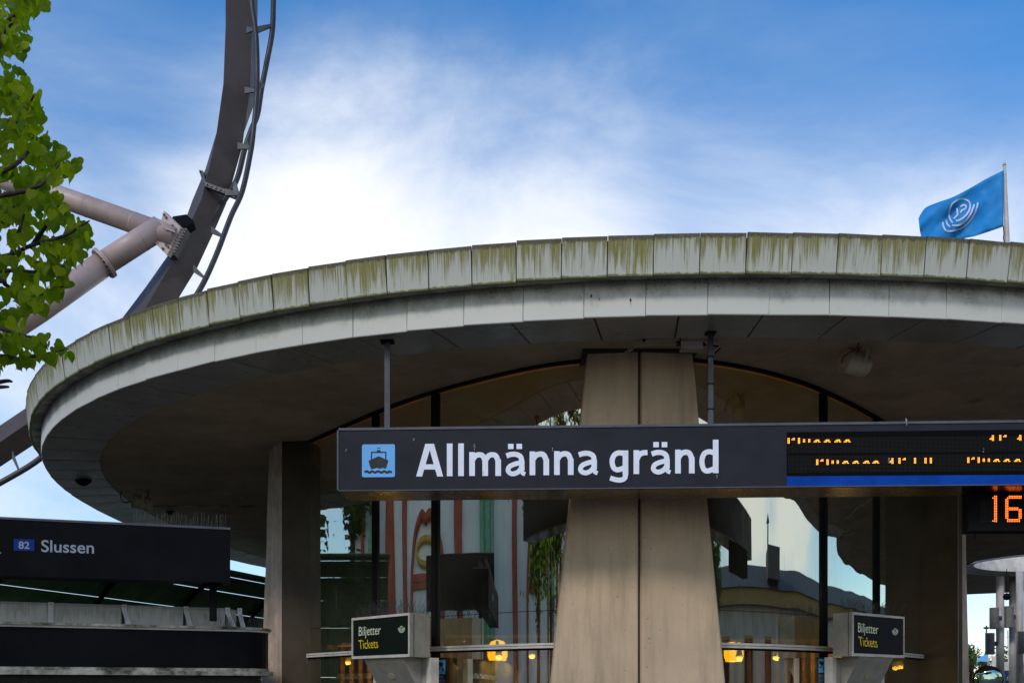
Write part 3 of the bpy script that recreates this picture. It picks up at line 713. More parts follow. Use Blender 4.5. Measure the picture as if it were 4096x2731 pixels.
polys_px([I(q) for q in boat+wav], sf, M['poster'], sign, 'symbol_boat', .0045)
# display window and blue strip
polys_px([[(3147, 1728), (4400, 1714), (4400, 1895), (3147, 1903)]], sf, M['display'], sign, 'display_window', .004)
polys_px([[(3147, 1904), (4400, 1896), (4400, 1934), (3147, 1943)]], sf, M['bluestrip'], sign, 'blue_strip', .004)
PIT = 4.6
def ledch(kind, x, y):
    x = 3000+x/1.96; y = 1200+y/1.96; o = []
    if kind == 'I': o = [(c, r) for c in (-.5, .5) for r in range(-2, 3)]
    if kind == 'i': o = [(c, r) for c in (-.5, .5) for r in range(-1, 2)]
    if kind == '"': o = [(c-.5, r) for c in (0, 1) for r in (-2, -1)]+[(-1.5, -1)]
    if kind == 'a': o = [(-2.5, 1), (-1.5, 1), (-1.5, 0), (-.5, 0), (-.5, 1), (-.5, -.6), (.5, -.6), (.5, 0), (1.5, -.6), (1.5, 0), (1.5, 1), (2.5, 1)]
    if kind == 'A': o = [(-2, 1), (-1, 1), (-1, 0)]+[(c, r) for c in (0, 1) for r in range(-2, 3)]
    return [(x+c*PIT, y+r*PIT) for c, r in o]
W1 = list(zip('I"IiiaaaA', (303, 343, 384, 424, 464, 525, 605, 688, 762)))
rows = [[(k if k != 'A' else 'a', x, 1102-(x-300)*.004) for k, x in W1]+[('A', 1900, 1080), ('I', 1962, 1078), ('"', 2003, 1078), ('A', 2115, 1078)],
        [(k if k != 'A' else 'a', x+224, 1269-(x-300)*.006) for k, x in W1]+[('A', 1112, 1260), ('I', 1172, 1258), ('"', 1213, 1258), ('I', 1294, 1257), ('I', 1376, 1257), ('I', 1418, 1256)]+[(k, x+1409, 1253) for k, x in W1 if x < 700]]
def dots(pts, r, fn, m, parent, name, lift):
    mb = MB()
    for x, y in pts:
        mb.add([fn(x+r*cos(pi/3*k), y+r*sin(pi/3*k), lift) for k in range(6)], [tuple(range(6))])
    o = mb.build(name, m, parent); return tag(o, kind='stuff')
lit = [p for row in rows for c in row for p in ledch(*c)]
dots(lit, 1.9, sf, M['led'], sign, 'lit_diode', .0055)
off = [(3154+i*5.2, 1752+j*5.2-(i*5.2)*.008) for i in range(182) for j in range(27) if not 12 <= j <= 13]
dots(off, 1.1, sf, M['ledoff'], sign, 'unlit_diode', .0050)
# droppings
sp = []
for (x, y, w, h) in ((1897, 1785, 5, 28), (1385, 1799, 6, 8), (1655, 1757, 6, 10), (3556, 1840, 6, 24), (3625, 1690, 5, 20), (3627, 1676, 10, 8), (3935, 1795, 0, 0), (2210, 1795, 2, 14), (1933, 1890, 1.5, 12), (3934, 1806, 4, 4), (2868, 1905, 1.5, 16)):
    for _ in range(int(4+h/3)):
        cx, cy, r = x+random.uniform(-w, w)*.5, y+random.uniform(-h, h)*.5, random.uniform(.6, 2.0)
        sp.append([(cx+r*cos(k*pi/3)*random.uniform(.5, 1), cy+1.8*r*sin(k*pi/3)*random.uniform(.5, 1)) for k in range(6)])
tag(polys_px(sp, sf, M['droppings'], sign, 'droppings', .009), kind='stuff')
# two hanger rods
for px, D, ytop in ((1549.5, 8.535, 1346), (2842, 8.415, 1322)):
    base = Vector((PX(px, D), D, 0)); rr = .023 if px < 2000 else .021
    thh = atan2(base.y-DC, base.x-XC); rad = hypot(base.x-XC, base.y-DC)/kk(thh)
    zt = EYE+H3+(H2-H3)*max(0, min(1, (rad-R3)/(R2-R3)))
    MB().box((base.x, base.y, (ZS1+zt)/2), (rr*2, rr*1.6, zt-ZS1-.006)).build('hanger_rod', M['rod'], sign)
    MB().box((base.x, base.y, zt-.012), (.115 if px < 2000 else .085, .10, .012)).build('hanger_plate', M['black'], sign)
    if px > 2000:
        for yy in (1428, 1536, 1637): MB().box((base.x, base.y, ZY(yy, D)), (rr*2+.012, rr*1.6+.012, .008)).build('cable_tie', M['black'], sign)

# ------------------------------------------------------------------ clock display under the sign
CD = 8.28
cf = on_plane((0, CD, 0), (0.02, -1, 0))
clk = empty('clock_display', P(3990, 2122, CD), 'black box clock showing red digits 16 below the right end of the long sign', 'clock')
def cp(px, py): return cf(px, py)
MB().prism([cp(3888, 2122), cp(4330, 2122), cp(4330, 1962), cp(3888, 1962)], (0, .16, 0)).build('clock_case', M['black'], clk)
MB().prism([cf(3874, 2124, .006), cf(3888, 2124, .006), cf(3888, 1960, .006), cf(3874, 1960, .006)], (.02, .17, 0)).build('clock_side', M['black'], clk)
MB().tube([cp(3910, 2122)+Vector((0, .05, 0)), cp(3910, 2158)+Vector((0, .05, 0))], .005, 6).build('cable_stub', M['black'], clk)
dd = []; PT = 6.65
for r in range(16):
    y = 1984+r*PT
    for c in (0, 1): dd.append((3979+c*PT, y))
    for c in range(10):
        on = (r in (0, 1) and 2 <= c <= 9) or (c in (0, 1) and 2 <= r <= 13) or (r in (7, 8) and 2 <= c <= 7) or (c in (8, 9) and 8 <= r <= 13) or (r in (14, 15) and 1 <= c <= 8) or (r == 1 and c == 1)
        if on: dd.append((4024+c*PT, y))
dd += [(3972, 1984+14.8*PT), (3972, 1984+1*PT)]
dots(dd, 2.5, cf, M['ledred'], clk, 'lit_diode', .004)
dots([(3925+c*PT, 1984+r*PT) for c in range(7) for r in range(16)], 1.4, cf, M['ledoff'], clk, 'unlit_diode', .003)

# ------------------------------------------------------------------ junction box and cables on the central column
def R2_(x, y, D): return P(2200+x/1.96, 900+y/1.96, D)
jb = empty('junction_box', R2_(1105, 985, 8.72), 'white junction box with looping cream cables at the top of the central column', 'electrical box')
c = R2_(1105, 947, 8.74); MB().box(c, (.185, .10, .085)).build('box_body', M['whitebox'], jb)
MB().box(c+Vector((0, -.052, -.008)), (.190, .006, .062)).build('box_lid', M['white'], jb)
for pts in ([(612, 985), (640, 940), (690, 912), (760, 903), (900, 893), (1020, 890), (1150, 887), (1205, 905), (1240, 942)], [(625, 990), (655, 958), (720, 942), (850, 934), (1000, 930)], [(1275, 925), (1325, 940), (1330, 955), (1290, 985), (1280, 1015)]):
    MB().tube(cat([R2_(x, y, 8.66) for x, y in pts], 5), .008, 8).build('cable', M['cabcream'], jb, smooth=True)
MB().tube(cat([R2_(x, y, 8.70) for x, y in [(1190, 935), (1240, 940), (1300, 948), (1335, 962), (1285, 1010)]], 5), .007, 8).build('cable', M['black'], jb, smooth=True)
for x, y in ((738, 905), (1022, 890)):
    MB().box(R2_(x, y-8, 8.64), (.03, .03, .012)).build('cable_clip', M['black'], jb); MB().box(R2_(x, y+4, 8.64), (.010, .02, .02)).build('cable_clip', M['black'], jb)
for x in (1002, 1208): MB().box(R2_(x, 930, 8.72), (.03, .035, .03)).build('gland', M['black'], jb)
for k in range(7): MB().tube([R2_(625, 985, 8.72), R2_(625+random.uniform(-34, 34), 985+random.uniform(-14, 16), 8.68)], .006, 6).build('cable_end', M['cabcream'], jb)

# ------------------------------------------------------------------ spotlights and dome cameras on the ceiling
def spotlight(c, ax, r, ln, top, lab, flip=1):
    t = empty('ceiling_spotlight', top, lab, 'spotlight'); ax = Vector(ax).normalized()
    lathe(MB(), c, [(r*.96, -ln/2), (r, -ln/2+.01), (r, ln*.28), (r*.93, ln*.30), (r*.93, ln*.46), (r*.85, ln/2)], 28, ax).build('housing', M['lampcase'], t, smooth=False)
    lathe(MB(), c, [(r*1.08, -ln/2-.014), (r*1.08, -ln/2-.002)], 28, ax).build('back_plate', M['lampcase'], t)
    for k in range(6):
        a = 2*pi*k/6; u = ax.orthogonal().normalized(); w = ax.cross(u); p = c+(u*cos(a)+w*sin(a))*r*.9-ax*(ln/2+.014)
        lathe(MB(), p, [(.005, -.004), (.005, .002)], 8, ax).build('screw', M['bolt'], t)
    lathe(MB(), c-ax*(ln/2+.012)+Vector((0, 0, -r*.35)), [(.022, -.03), (.026, 0)], 12, ax).build('gland', M['lampcase'], t)
    side = Vector((0, -1, 0)) if abs(ax.y) < .9 else Vector((1, 0, 0)); side = (side-ax*side.dot(ax)).normalized()
    for s in (1, -1):
        a = c+side*(r+.006)*s+ax*.02; b = Vector((a.x+ax.x*.03, a.y, top.z))
        MB().prism([a-ax*.016, a+ax*.016, b+ax*.016, b-ax*.016], side*.005*s).build('bracket_arm', M['lampcase'], t)
    MB().box(Vector((c.x+.04*flip, c.y, top.z-.006)), (.06, 2*r+.04, .008)).build('bracket_plate', M['lampcase'], t)
    return t
zt = EYE+H3-.002
c = P(3424, 1456, 8.95)
s1 = spotlight(c, (1, .28, -.16), .098, .22, Vector((c.x, c.y, zt)), 'large cream cylinder spotlight with red cable under the ceiling right of the column')
def R8_(x, y, D): return P(3000+x/1.96, 1200+y/1.96, D)
MB().tube(cat([R8_(722, 500, 8.78), R8_(725, 455, 8.76), R8_(770, 415, 8.74), R8_(830, 385, 8.74), R8_(850, 340, 8.76), R8_(838, 290, 8.80)], 6), .007, 8).build('power_cable', M['red'], s1, smooth=True)
MB().tube(cat([R8_(735, 470, 8.79), R8_(785, 425, 8.77), R8_(838, 388, 8.77), R8_(856, 330, 8.79)], 6), .003, 6).build('power_cable', M['cabcream'], s1, smooth=True)
c = P(573, 2010, 15.3)
s2 = spotlight(c, (1, .1, -.22), .105, .26, Vector((c.x, c.y, zt)), 'dim cylinder spotlight under the left part of the disc roof', -1)
MB().tube(cat([P(527, 2005, 15.25), P(495, 2008, 15.25), P(482, 1985, 15.25), P(487, 1963, 15.3)], 5), .008, 6).build('power_cable', M['red'], s2, smooth=True)
for px, py, D, w, lab in ((332, 1912, 14.35, 70, 'black dome camera on the soffit at the far left of the roof'), (680, 2044, 16.9, 34, 'small dome camera on the ceiling above the dark Slussen sign')):
    c = P(px, py, D); r = w/2*D/F; t = empty('dome_camera', c, lab, 'camera')
    lathe(MB(), c, [(r, .0), (r*.93, -r*.25), (r*.75, -r*.5), (r*.45, -r*.75), (r*.1, -r*.88)], 20).build('dome', M['black'], t, smooth=True)
    lathe(MB(), c, [(r*1.05, .001), (r*1.08, r*.35)], 20).build('mount', M['soffit'], t)

# ------------------------------------------------------------------ ticket signs
def ticket(lab, cor, outn, sidn, z0, z1, board, fcorn, txts, logo, mirror):
    """cor: near corner plan point, outn: far end of front, sidn: far end of side"""
    t = empty('ticket_sign', (cor[0], cor[1], z0), lab, 'sign', 'ticket signs on the glass front')
    c, o, s = Vector((*cor, 0)), Vector((*outn, 0)), Vector((*sidn, 0))
    q = o+(s-c); Z = Vector((0, 0, z1-z0)); b = Vector((0, 0, z0))
    MB().prism([c+b, o+b, q+b, s+b], Z).build('sign_case', M['whitebox'], t)
    f = (o-c).normalized(); nn = -(s-c).normalized(); L = (o-c).length; fw = .016
    fr = MB()
    def pl(u0, u1, w0, w1, a, bth): return [c+f*u0+nn*a+Vector((0, 0, z0+w0)), c+f*u1+nn*a+Vector((0, 0, z0+w0)), c+f*u1+nn*a+Vector((0, 0, z0+w1)), c+f*u0+nn*a+Vector((0, 0, z0+w1))]
    H = z1-z0
    for u0, u1, w0, w1 in ((0, L, 0, fw*1.7), (0, L, H-fw*1.5, H), (0, fw, fw*1.7, H-fw*1.5), (L-fw, L, fw*1.7, H-fw*1.5)):
        fr.prism(pl(u0, u1, w0, w1, .002, 0), nn*.012)
    fr.build('sign_frame', M['white'], t)
    mb = MB(); mb.add(pl(fw, L-fw, fw*1.7, H-fw*1.5, .004, 0), [(0, 1, 2, 3)]); mb.build('sign_board', board, t)
    sg = (s-c).normalized(); mm = -f
    MB().box(c+sg*.04+mm*.002+Vector((0, 0, (z0+z1)/2)), (.004, .004, H-.01)).build('case_seam', M['joint'], t)
    fn = on_plane(c+nn*.005, nn)
    for tx, TL, TR, BL, m, off in txts: text_px(tx, fn, TL, TR, BL, .70, m, t, off=off)
    cx, cy, sx, sy = logo; pl_ = []
    for rr, a0, a1 in ((.46, 0, 360), (.72, -10, 190), (.98, -10, 190)):
        pts = [(cx+sx*rr*cos(radians(a)), cy-sy*.2+sy*rr*.8*sin(radians(a))) for a in range(a0, a1+1, 12)]
        pl_ += stroke2(pts, 2.0, sm=False)
    polys_px(pl_, fn, M['cream'], t, 'emblem', .002)
    text_px('SL', fn, (cx-sx*.26, cy-sy*.42), (cx+sx*.26, cy-sy*.42), (cx-sx*.26, cy-sy*.02), .70, M['cream'], t, off=0)
    # sloped hood under the case, with an oval lamp, and the door frame it belongs to
    a0 = c+f*L*.14; a1 = c+f*L*.80; dep = (s-c); zb = z0-.36
    v = [a0+b, a1+b, a1+dep*.96+Vector((0, 0, zb)), a0+dep*.96+Vector((0, 0, zb))]
    MB().add(v+[a0+dep+b-Vector((0, 0, .002)), a1+dep+b-Vector((0, 0, .002))], [(0, 1, 2, 3), (0, 3, 4), (1, 5, 2), (0, 4, 5, 1), (3, 2, 5, 4)]).build('hood', M['whitebox'], t)
    n_ = (v[1]-v[0]).cross(v[3]-v[0]).normalized(); 
    if n_.dot(nn) < 0: n_ = -n_
    cc = (v[0]+v[1]+v[2]+v[3])/4; uu = (v[1]-v[0]).normalized(); ww = (v[3]-v[0]).normalized()
    mb = MB(); mb.prism([cc+n_*.002+uu*.055*cos(2*pi*k/20)+ww*.035*sin(2*pi*k/20) for k in range(20)], n_*.004); mb.build('oval_lamp', M['lampcase'], t)
    wl = [c+f*L*-.01+dep, c+f*L*.98+dep]; d2 = dep.normalized()*.10
    MB().prism([wl[0]+Vector((0, 0, .0)), wl[0]+f*.07, wl[0]+f*.07+d2, wl[0]+d2], (0, 0, z0-.004)).build('door_post', M['white'], t)
    MB().prism([wl[1], wl[1]-f*.07, wl[1]-f*.07+d2, wl[1]+d2], (0, 0, z0-.004)).build('door_post', M['white'], t)
    k0, k1 = wl[0]+f*.072, wl[1]-f*.072
    MB().prism([k0+Vector((0, 0, zb-.06)), k1+Vector((0, 0, zb-.06)), k1+Vector((0, 0, zb-.004)), k0+Vector((0, 0, zb-.004))], d2).build('door_head', M['white'], t)
    MB().prism([k0+d2*.6, k1+d2*.6, k1+d2*.9, k0+d2*.9], (0, 0, zb-.062)).build('door_panel', M['dark'], t)
    MB().prism([k0+Vector((0, 0, zb)), k1+Vector((0, 0, zb)), k1+Vector((0, 0, z0-.004)), k0+Vector((0, 0, z0-.004))], d2).build('overpanel', M['whitebox'], t)
    # bird spikes fanning from the top
    mb = MB(); r_ = random.Random(5 if mirror else 9)
    for row in (.25, .7):
        for k in range(58):
            p = c+f*L*(k+.5)/58+dep*row+Vector((0, 0, z1)); le = r_.uniform(.11, .19); a = r_.choice((-1, 1))*r_.uniform(.3, .62)
            d = (Vector((0, 0, 1))+f*a+nn*(.35 if row < .5 else -.35)*r_.uniform(.4, 1)).normalized(); mb.tube([p, p+d*le], .0015, 3, cap=False)
    tag(mb.build('bird_spikes', M['wire'], t), kind='stuff')
    return t
def Z7(x, y): return (1350+x/4.738, 2400+y/4.738)
def Z8(x, y): return (3250+x/4.704, 2400+y/4.704)
ticket('cream ticket sign left of the column with dark green board reading Biljetter Tickets', (-.977, 9.6), (-1.65, 10.36), (-.80, 9.76), EYE+.300, EYE+.722, M['bgreen'], None,
       [('Biljetter', Z7(405, 496), Z7(820, 462), Z7(402, 672), M['cream'], .0), ('Tickets', Z7(395, 748), Z7(757, 722), Z7(410, 922), M['yel'], .0)], (*Z7(1212, 545), 13, 22), False)
ticket('cream ticket sign right of the column with dark grey board reading Biljetter Tickets', (PX(3407, 9.6), 9.6), (PX(3614, 10.24), 10.24), (PX(3332, 9.80), 9.80), EYE+.307, EYE+.728, M['bgrey'], None,
       [('Biljetter', Z8(857, 413), Z8(1238, 452), Z8(857, 592), M['cream'], .0), ('Tickets', Z8(860, 672), Z8(1203, 705), Z8(885, 852), M['yel'], .0)], (*Z8(1556, 585), 11, 22), True)

# ------------------------------------------------------------------ camera surveillance posters on the glass
def poster(lab, c0, c1, y0, yb0, yb1, D0, D1, mirror=False):
    a, b = Vector((PX(c0, D0), D0, 0)), Vector((PX(c1, D1), D1, 0)); d = (b-a).normalized(); n = Vector((d.y, -d.x, 0))
    if n.y > 0: n = -n
    fn = on_plane(a, n); wd = c1-c0
    t = empty('notice_poster', fn((c0+c1)/2, 2780), lab, 'poster', 'camera notices on the glass')
    MB().prism([fn(c0, y0), fn(c1, y0), fn(c1, 2900), fn(c0, 2900)], -n*.003).build('poster_sheet', M['poster'], t)
    i0, i1 = c0+wd*.14, c1-wd*.14
    polys_px([rrect(i0, yb0, i1, yb1, 3)], fn, M['cyan'], t, 'picture', .002)
    w, h = i1-i0, yb1-yb0
    q = lambda pts: [(i0+w*x, yb0+h*y) for x, y in pts]
    polys_px([q([(.16, .12), (.80, .24), (.68, .50), (.10, .36)]), q([(.38, .46), (.46, .46), (.46, .62), (.38, .62)]), q([(.10, .58), (.46, .58), (.46, .63), (.10, .63)]), q([(.68, .56), (.82, .56), (.82, .76), (.68, .76)]), q([(.73, .78), (.77, .78), (.77, .9), (.73, .9)]),
              q([(.62, .66), (.65, .66), (.75, .80), (.73, .84)]), q([(.88, .66), (.85, .66), (.75, .80), (.77, .84)])], fn, M['poster'], t, 'pictogram', .003)
    for k in range(8):
        yy = yb1+8+k*5.5; polys_px([rect(i0, yy, i0+w*(.75 if k == 0 else random.uniform(.7, 1)), yy+(2.4 if k == 0 else 1.3))], fn, M['letters_dim'], t, 'text_line', .002)
poster('black notice with blue camera pictogram beside the left ticket sign', 1738, 1788, 2628, 2637, 2694, 10.05, 9.95)
poster('black notice with blue camera pictogram beside the right ticket sign', 3268, 3308, 2626, 2633, 2689, 9.85, 9.95)

# ------------------------------------------------------------------ dark sign and round booth at the left
al, ar = Vector((PX(-700, 8.15), 8.15, 0)), Vector((PX(921, 9.15), 9.15, 0))
d_ = Vector((PX(921, 9.15)-PX(0, 8.57), 9.15-8.57, 0)).normalized(); al = ar-d_*4.0; nb2 = Vector((-d_.y, d_.x, 0)); z0, z1 = EYE+.975, EYE+1.466
s3 = empty('direction_sign', (ar.x-.5, ar.y, z0), 'dark hanging direction sign reading 82 Slussen at the left edge', 'sign')
MB().prism([al+Vector((0, 0, z0)), ar+Vector((0, 0, z0)), ar+Vector((0, 0, z1-.02)), al+Vector((0, 0, z1-.02))], nb2*.28).build('sign_body', M['darksign'], s3)
a, b = al-nb2*.006, ar-nb2*.006+d_*.004
MB().prism([a+Vector((0, 0, z1-.0199)), b+Vector((0, 0, z1-.0199)), b+Vector((0, 0, z1)), a+Vector((0, 0, z1))], nb2*.292).build('top_edge', M['signedge'], s3)
MB().prism([a+Vector((0, 0, z0-.012)), b+Vector((0, 0, z0-.012)), b+Vector((0, 0, z0-.001)), a+Vector((0, 0, z0-.001))], nb2*.292).build('bottom_edge', M['darksign'], s3)
f3 = on_plane(ar, -nb2)
polys_px([[(55, 2154), (137, 2157), (137, 2203), (55, 2200)]], f3, M['badge'], s3, 'number_badge', .003)
text_px('82', f3, (74, 2164), (118, 2165.5), (74, 2192), .70, M['letters_dim'], s3, off=.02, lift=.006)
text_px('Slussen', f3, (165, 2158), (376, 2165), (165, 2205), .70, M['letters_dim'], s3, off=.012, lift=.004)
polys_px(stroke2([(-9, 2203), (-3, 2210), (4, 2210)], 5, sm=False), f3, M['letters_dim'], s3, 'letter', .004)
sp = MB()
for k in range(64):
    px = 530+k*5.9+random.uniform(-2, 2); p = f3(px, 2100)+nb2*random.choice((.05, .2)); p.z = z1
    sp.tube([p, p+Vector((random.uniform(-.02, .02), random.uniform(-.02, .02), random.uniform(.08, .135)))], .0012, 3, cap=False)
tag(sp.build('bird_spikes', M['wirel'], s3), kind='stuff')
pp = f3(854, 2325)+nb2*.18
MB().box((pp.x, pp.y, (EYE+.62+z0-.013)/2), (.055, .05, z0-.013-EYE-.62)).build('sign_post', M['black'], s3)
MB().box((pp.x, pp.y, z0-.022), (.16, .1, .018)).build('post_plate', M['black'], s3)

# booth: ledges, dark band, parapet
bo = empty('round_booth', (-3.6, 10.2, 0), 'low booth with curved black fascia band and mossy white ledges below the dark sign', 'booth')
pA, pB = Vector((PX(-900, 8.1), 8.1, 0)), Vector((PX(1108, 9.70), 9.70, 0))
dirb = (pB-pA).normalized(); nbb = Vector((-dirb.y, dirb.x, 0))
def bpath(off, ex=0):                      # front line with a rounded right end; off = setback
    r = .34-off+ex*0; pts = [pA+nbb*off, pA+dirb*1.2+nbb*off, pA+dirb*2.4+nbb*off, pB-dirb*.34+nbb*off+dirb*0]
    c = pB-dirb*.34+nbb*.34+dirb*.0
    for k in range(1, 9):
        a = pi/2*k/8; pts.append(c+dirb*r*sin(a)*1.0-nbb*r*cos(a))
    pts.append(pts[-1]+nbb*2.5); return pts
def bband(off, th, z0, z1, name, m, cuts=None, **k):
    o_, i_ = bpath(off), bpath(off+th); n = len(o_); vs = []
    for a, b in zip(o_, i_): vs += [Vector((a.x, a.y, z0)), Vector((a.x, a.y, z1)), Vector((b.x, b.y, z1)), Vector((b.x, b.y, z0))]
    fs = [(i*4+q, i*4+(q+1) % 4, (i+1)*4+(q+1) % 4, (i+1)*4+q) for i in range(n-1) for q in range(4)]+[(0, 1, 2, 3)]
    return MB().add(vs, fs).build(name, m, bo, **k)
bband(.03, .14, EYE+.190, EYE+.540, 'fascia_band', M['darksign'])
bband(.0, .6, EYE+.560, EYE+.583, 'upper_ledge', M['ledge']); bband(.02, .3, EYE+.541, EYE+.559, 'ledge_trim', M['white'])
bband(-.02, .4, EYE+.120, EYE+.160, 'lower_ledge', M['ledge']); bband(.02, .3, EYE+.161, EYE+.189, 'ledge_trim', M['ledge'])
bband(.1, .1, EYE+.05, EYE+.119, 'shadow_gap', M['joint'])
mb = MB(); w0, w1 = bpath(.30)[0], bpath(.30)[3]; nco = 120
vs = []
for k in range(nco+1):
    p = w0+(w1-w0)*k/nco+nbb*(.03 if k % 2 else 0); vs += [Vector((p.x, p.y, 0)), Vector((p.x, p.y, EYE+.119))]
mb.add(vs, [(2*k, 2*k+2, 2*k+3, 2*k+1) for k in range(nco)]); mb.build('corrugated_wall', M['greencorr'], bo)
for px in (98, 522, 855): 
    p = on_plane(pA+nbb*.26, -nbb)(px, 2710); MB().box((p.x, p.y, (EYE+.119)/2), (.035, .03, EYE+.119), Matrix.Rotation(atan2(dirb.y, dirb.x), 3, 'Z')).build('wall_post', M['whitebox'], bo)
# parapet panels: inclined sheets between bent straps
fp = on_plane(pA+nbb*.36, -nbb)
xs = [-600, -190, 200, 492, 738, 905, 958]
pmesh = panel_mesh('parapet_panel', M['parapet'], .02)
zt_, zb_ = EYE+.782, EYE+.584
for i in range(len(xs)-1):
    a, b = fp(xs[i]+(3 if i else 0), 2500), fp(xs[i+1]-3, 2500)
    if i == 5: b += nbb*.22
    p0, p1 = Vector((a.x, a.y, zb_)), Vector((b.x, b.y, zb_)); q0, q1 = p0.copy(), p1.copy(); q0.z = q1.z = zt_; q0 -= nbb*.03; q1 -= nbb*.03
    place_panel('parapet_panel', pmesh, bo, p0, p1, q0, q1, .01)
for x, lean in ((-190, 0), (204, 0), (496, 18), (742, 16), (908, 24), (956, 10)):
    a = fp(x, 2500); t_ = Vector((a.x, a.y, zt_+.006))-nbb*.05; m_ = t_-Vector((0, 0, .05)); e = fp(x+lean, 2500); bq = Vector((e.x, e.y, zb_))-nbb*.14
    h = dirb*.022
    MB().add([t_-h, t_+h, m_+h, m_-h, bq+h, bq-h]+[p+nbb*.006 for p in (t_-h, t_+h, m_+h, m_-h, bq+h, bq-h)], [(0, 1, 2, 3), (3, 2, 4, 5), (6, 9, 8, 7), (9, 11, 10, 8), (0, 6, 7, 1), (5, 4, 10, 11), (0, 3, 9, 6), (3, 5, 11, 9), (1, 7, 8, 2), (2, 8, 10, 4)]).build('strap', M['white'], bo)
    p = t_-Vector((0, 0, .02))-nbb*.002; lathe(MB(), p, [(.007, 0), (.006, .004)], 10, -nbb).build('strap_bolt', M['bolt'], bo)
sp = MB()
for k in range(75):
    p = bpath(.2)[3]+dirb*random.uniform(-.35, .26)+nbb*random.uniform(-.12, .2); p.z = EYE+.583
    d = Vector((random.uniform(-.55, .7), random.uniform(-.5, .5), 1)).normalized(); sp.tube([p, p+d*random.uniform(.1, .17)], .0011, 3, cap=False)
tag(sp.build('bird_spikes', M['wirel'], bo), kind='stuff')
for k in range(40):
    pass

# ------------------------------------------------------------------ louvred green vault behind the booth
va = empty('louvred_canopy', (-6.5, 18, 0), 'dark green curved louvred canopy with bright slits behind the booth', 'canopy')
tv = Vector((.286, .958, 0)).normalized(); nv = Vector((.958, -.286, 0)); TOP = Vector((-5.6, 19.9, EYE+2.28)); rv_ = 1.75
basev = TOP-nv*rv_*(1-cos(radians(78)))-Vector((0, 0, rv_*sin(radians(78))))
nsl = 15
def vpt(phi, s, r=rv_): return basev+nv*(rv_-r*cos(phi))+Vector((0, 0, r*sin(phi)))+tv*s
for k in range(nsl):
    p0 = radians(-12+92*k/nsl); p1 = radians(-12+92*(k+(.970 if k % 3 == 1 else .985)+.012*random.random())/nsl)
    lo, hi = -7.6, 9.0-(.06*k)
    if k % 3 != 1: p1 = radians(-12+92*(k+1.02)/nsl)
    r1 = rv_*(.985 if k % 3 == 1 else 1.0)
    q = [vpt(p0, lo), vpt(p0, hi), vpt(p1, hi, r1), vpt(p1, lo, r1)]
    MB().prism(q, (vpt(p0, 0, 1)-vpt(p0, 0, 1.015))*1.2).build('louvre_slat', M['green'], va)
for s in (-7.2, -5, -2.6, -.2, 2.4, 5.0, 7.4):
    MB().tube([vpt(radians(a), s, rv_*.96) for a in range(-12, 81, 8)], .045, 8).build('arched_rib', M['black'], va, smooth=True)
MB().tube([vpt(radians(81), -7.6), vpt(radians(81), 8.6)], .035, 8).build('ridge_pipe', M['green'], va)
MB().prism([vpt(radians(-12), -7.6)-Vector((0, 0, .01)), vpt(radians(-12), 9)-Vector((0, 0, .01)), vpt(radians(-12), 9)*1-Vector((0, 0, vpt(0, 0).z-.6)), vpt(radians(-12), -7.6)-Vector((0, 0, vpt(0, 0).z-.6))], nv*-.1).build('back_wall', M['green'], va)

# ------------------------------------------------------------------ coaster track and its support
def A1(x, y): return (x/1.96, y/1.96)
def A2_(x, y): return (x/1.96, 700+y/1.96)
st_ = [  # light outer edge, shared edge, far dark edge (photo px), distance
    ((905, -420), (905, -420), (1012, -420), 37.5), ((903, -200), (903, -200), (1010, -200), 37.3), ((902, 0), (903, 0), (1010, 0), 37.0), ((902, 102), (904, 102), (1008, 117), 36.8), ((893, 337), (895, 337), (1000, 357), 36.4), ((866, 531), (867, 531), (969, 587), 36.0),
    ((821, 679), (847, 628), (940, 690), 35.7), ((770, 800), (806, 796), (905, 815), 35.4), ((745, 870), (768, 878), (862, 914), 35.1), ((668, 1027), (699, 1032), (791, 1067), 34.7), ((582, 1149), (640, 1131), (755, 1126), 34.4), ((495, 1264), (582, 1231), (719, 1185), 34.1),
    ((360, 1440), (440, 1430), (580, 1370), 33.5), ((230, 1560), (290, 1580), (410, 1530), 33.0), ((110, 1627), (112, 1691), (135, 1778), 32.4), ((0, 1701), (0, 1767), (0, 1867), 32.0), ((-250, 1830), (-250, 1900), (-250, 2010), 31.4), ((-600, 1960), (-600, 2040), (-600, 2150), 30.6)]
co = empty('coaster_track', P(-100, 1700, 32), 'dark steel roller coaster track curving down behind the disc roof at the left', 'roller coaster')
co.location = P(500, 1250, 34); ORG[co.name] = P(500, 1250, 34)
def spinebox(i0, i1):
    mb = MB(); vs = []
    for ii, (a, b, c, D) in enumerate(st_[i0:i1+1], i0):
        A_, B_, C_ = P(*a, D+.85), P(*b, D), P(*c, D+.75); q = (A_-B_)
        vs += [A_, B_, C_, C_+q*.3+(Vector((0, .8, 0)) if ii < 5 else Vector((-.42, .8, .18)))]
    n = i1-i0+1
    fs = []
    for i in range(n-1):
        for q in range(4):
            a, b, c, d = i*4+q, i*4+(q+1) % 4, (i+1)*4+(q+1) % 4, (i+1)*4+q
            fs += [(a, b, d), (b, c, d)] if (i0+i) % 2 else [(a, b, c), (a, c, d)]       # folded plates show their diagonals
    fs += [(0, 1, 2, 3), (4*n-1, 4*n-2, 4*n-3, 4*n-4)]
    return mb.add(vs, fs).build('spine_segment', M['spine'], co)
for i in range(len(st_)-1): spinebox(i, i+1)
nr = [(1000, -400), (1003, -150), (1006, 0), (1025, 153), (1028, 357), (1015, 510), (1002, 612), (969, 765), (923, 868), (862, 1027), (796, 1164), (700, 1300), (560, 1440), (400, 1590), (280, 1710), (166, 1829), (0, 1931), (-250, 2060), (-600, 2200)]
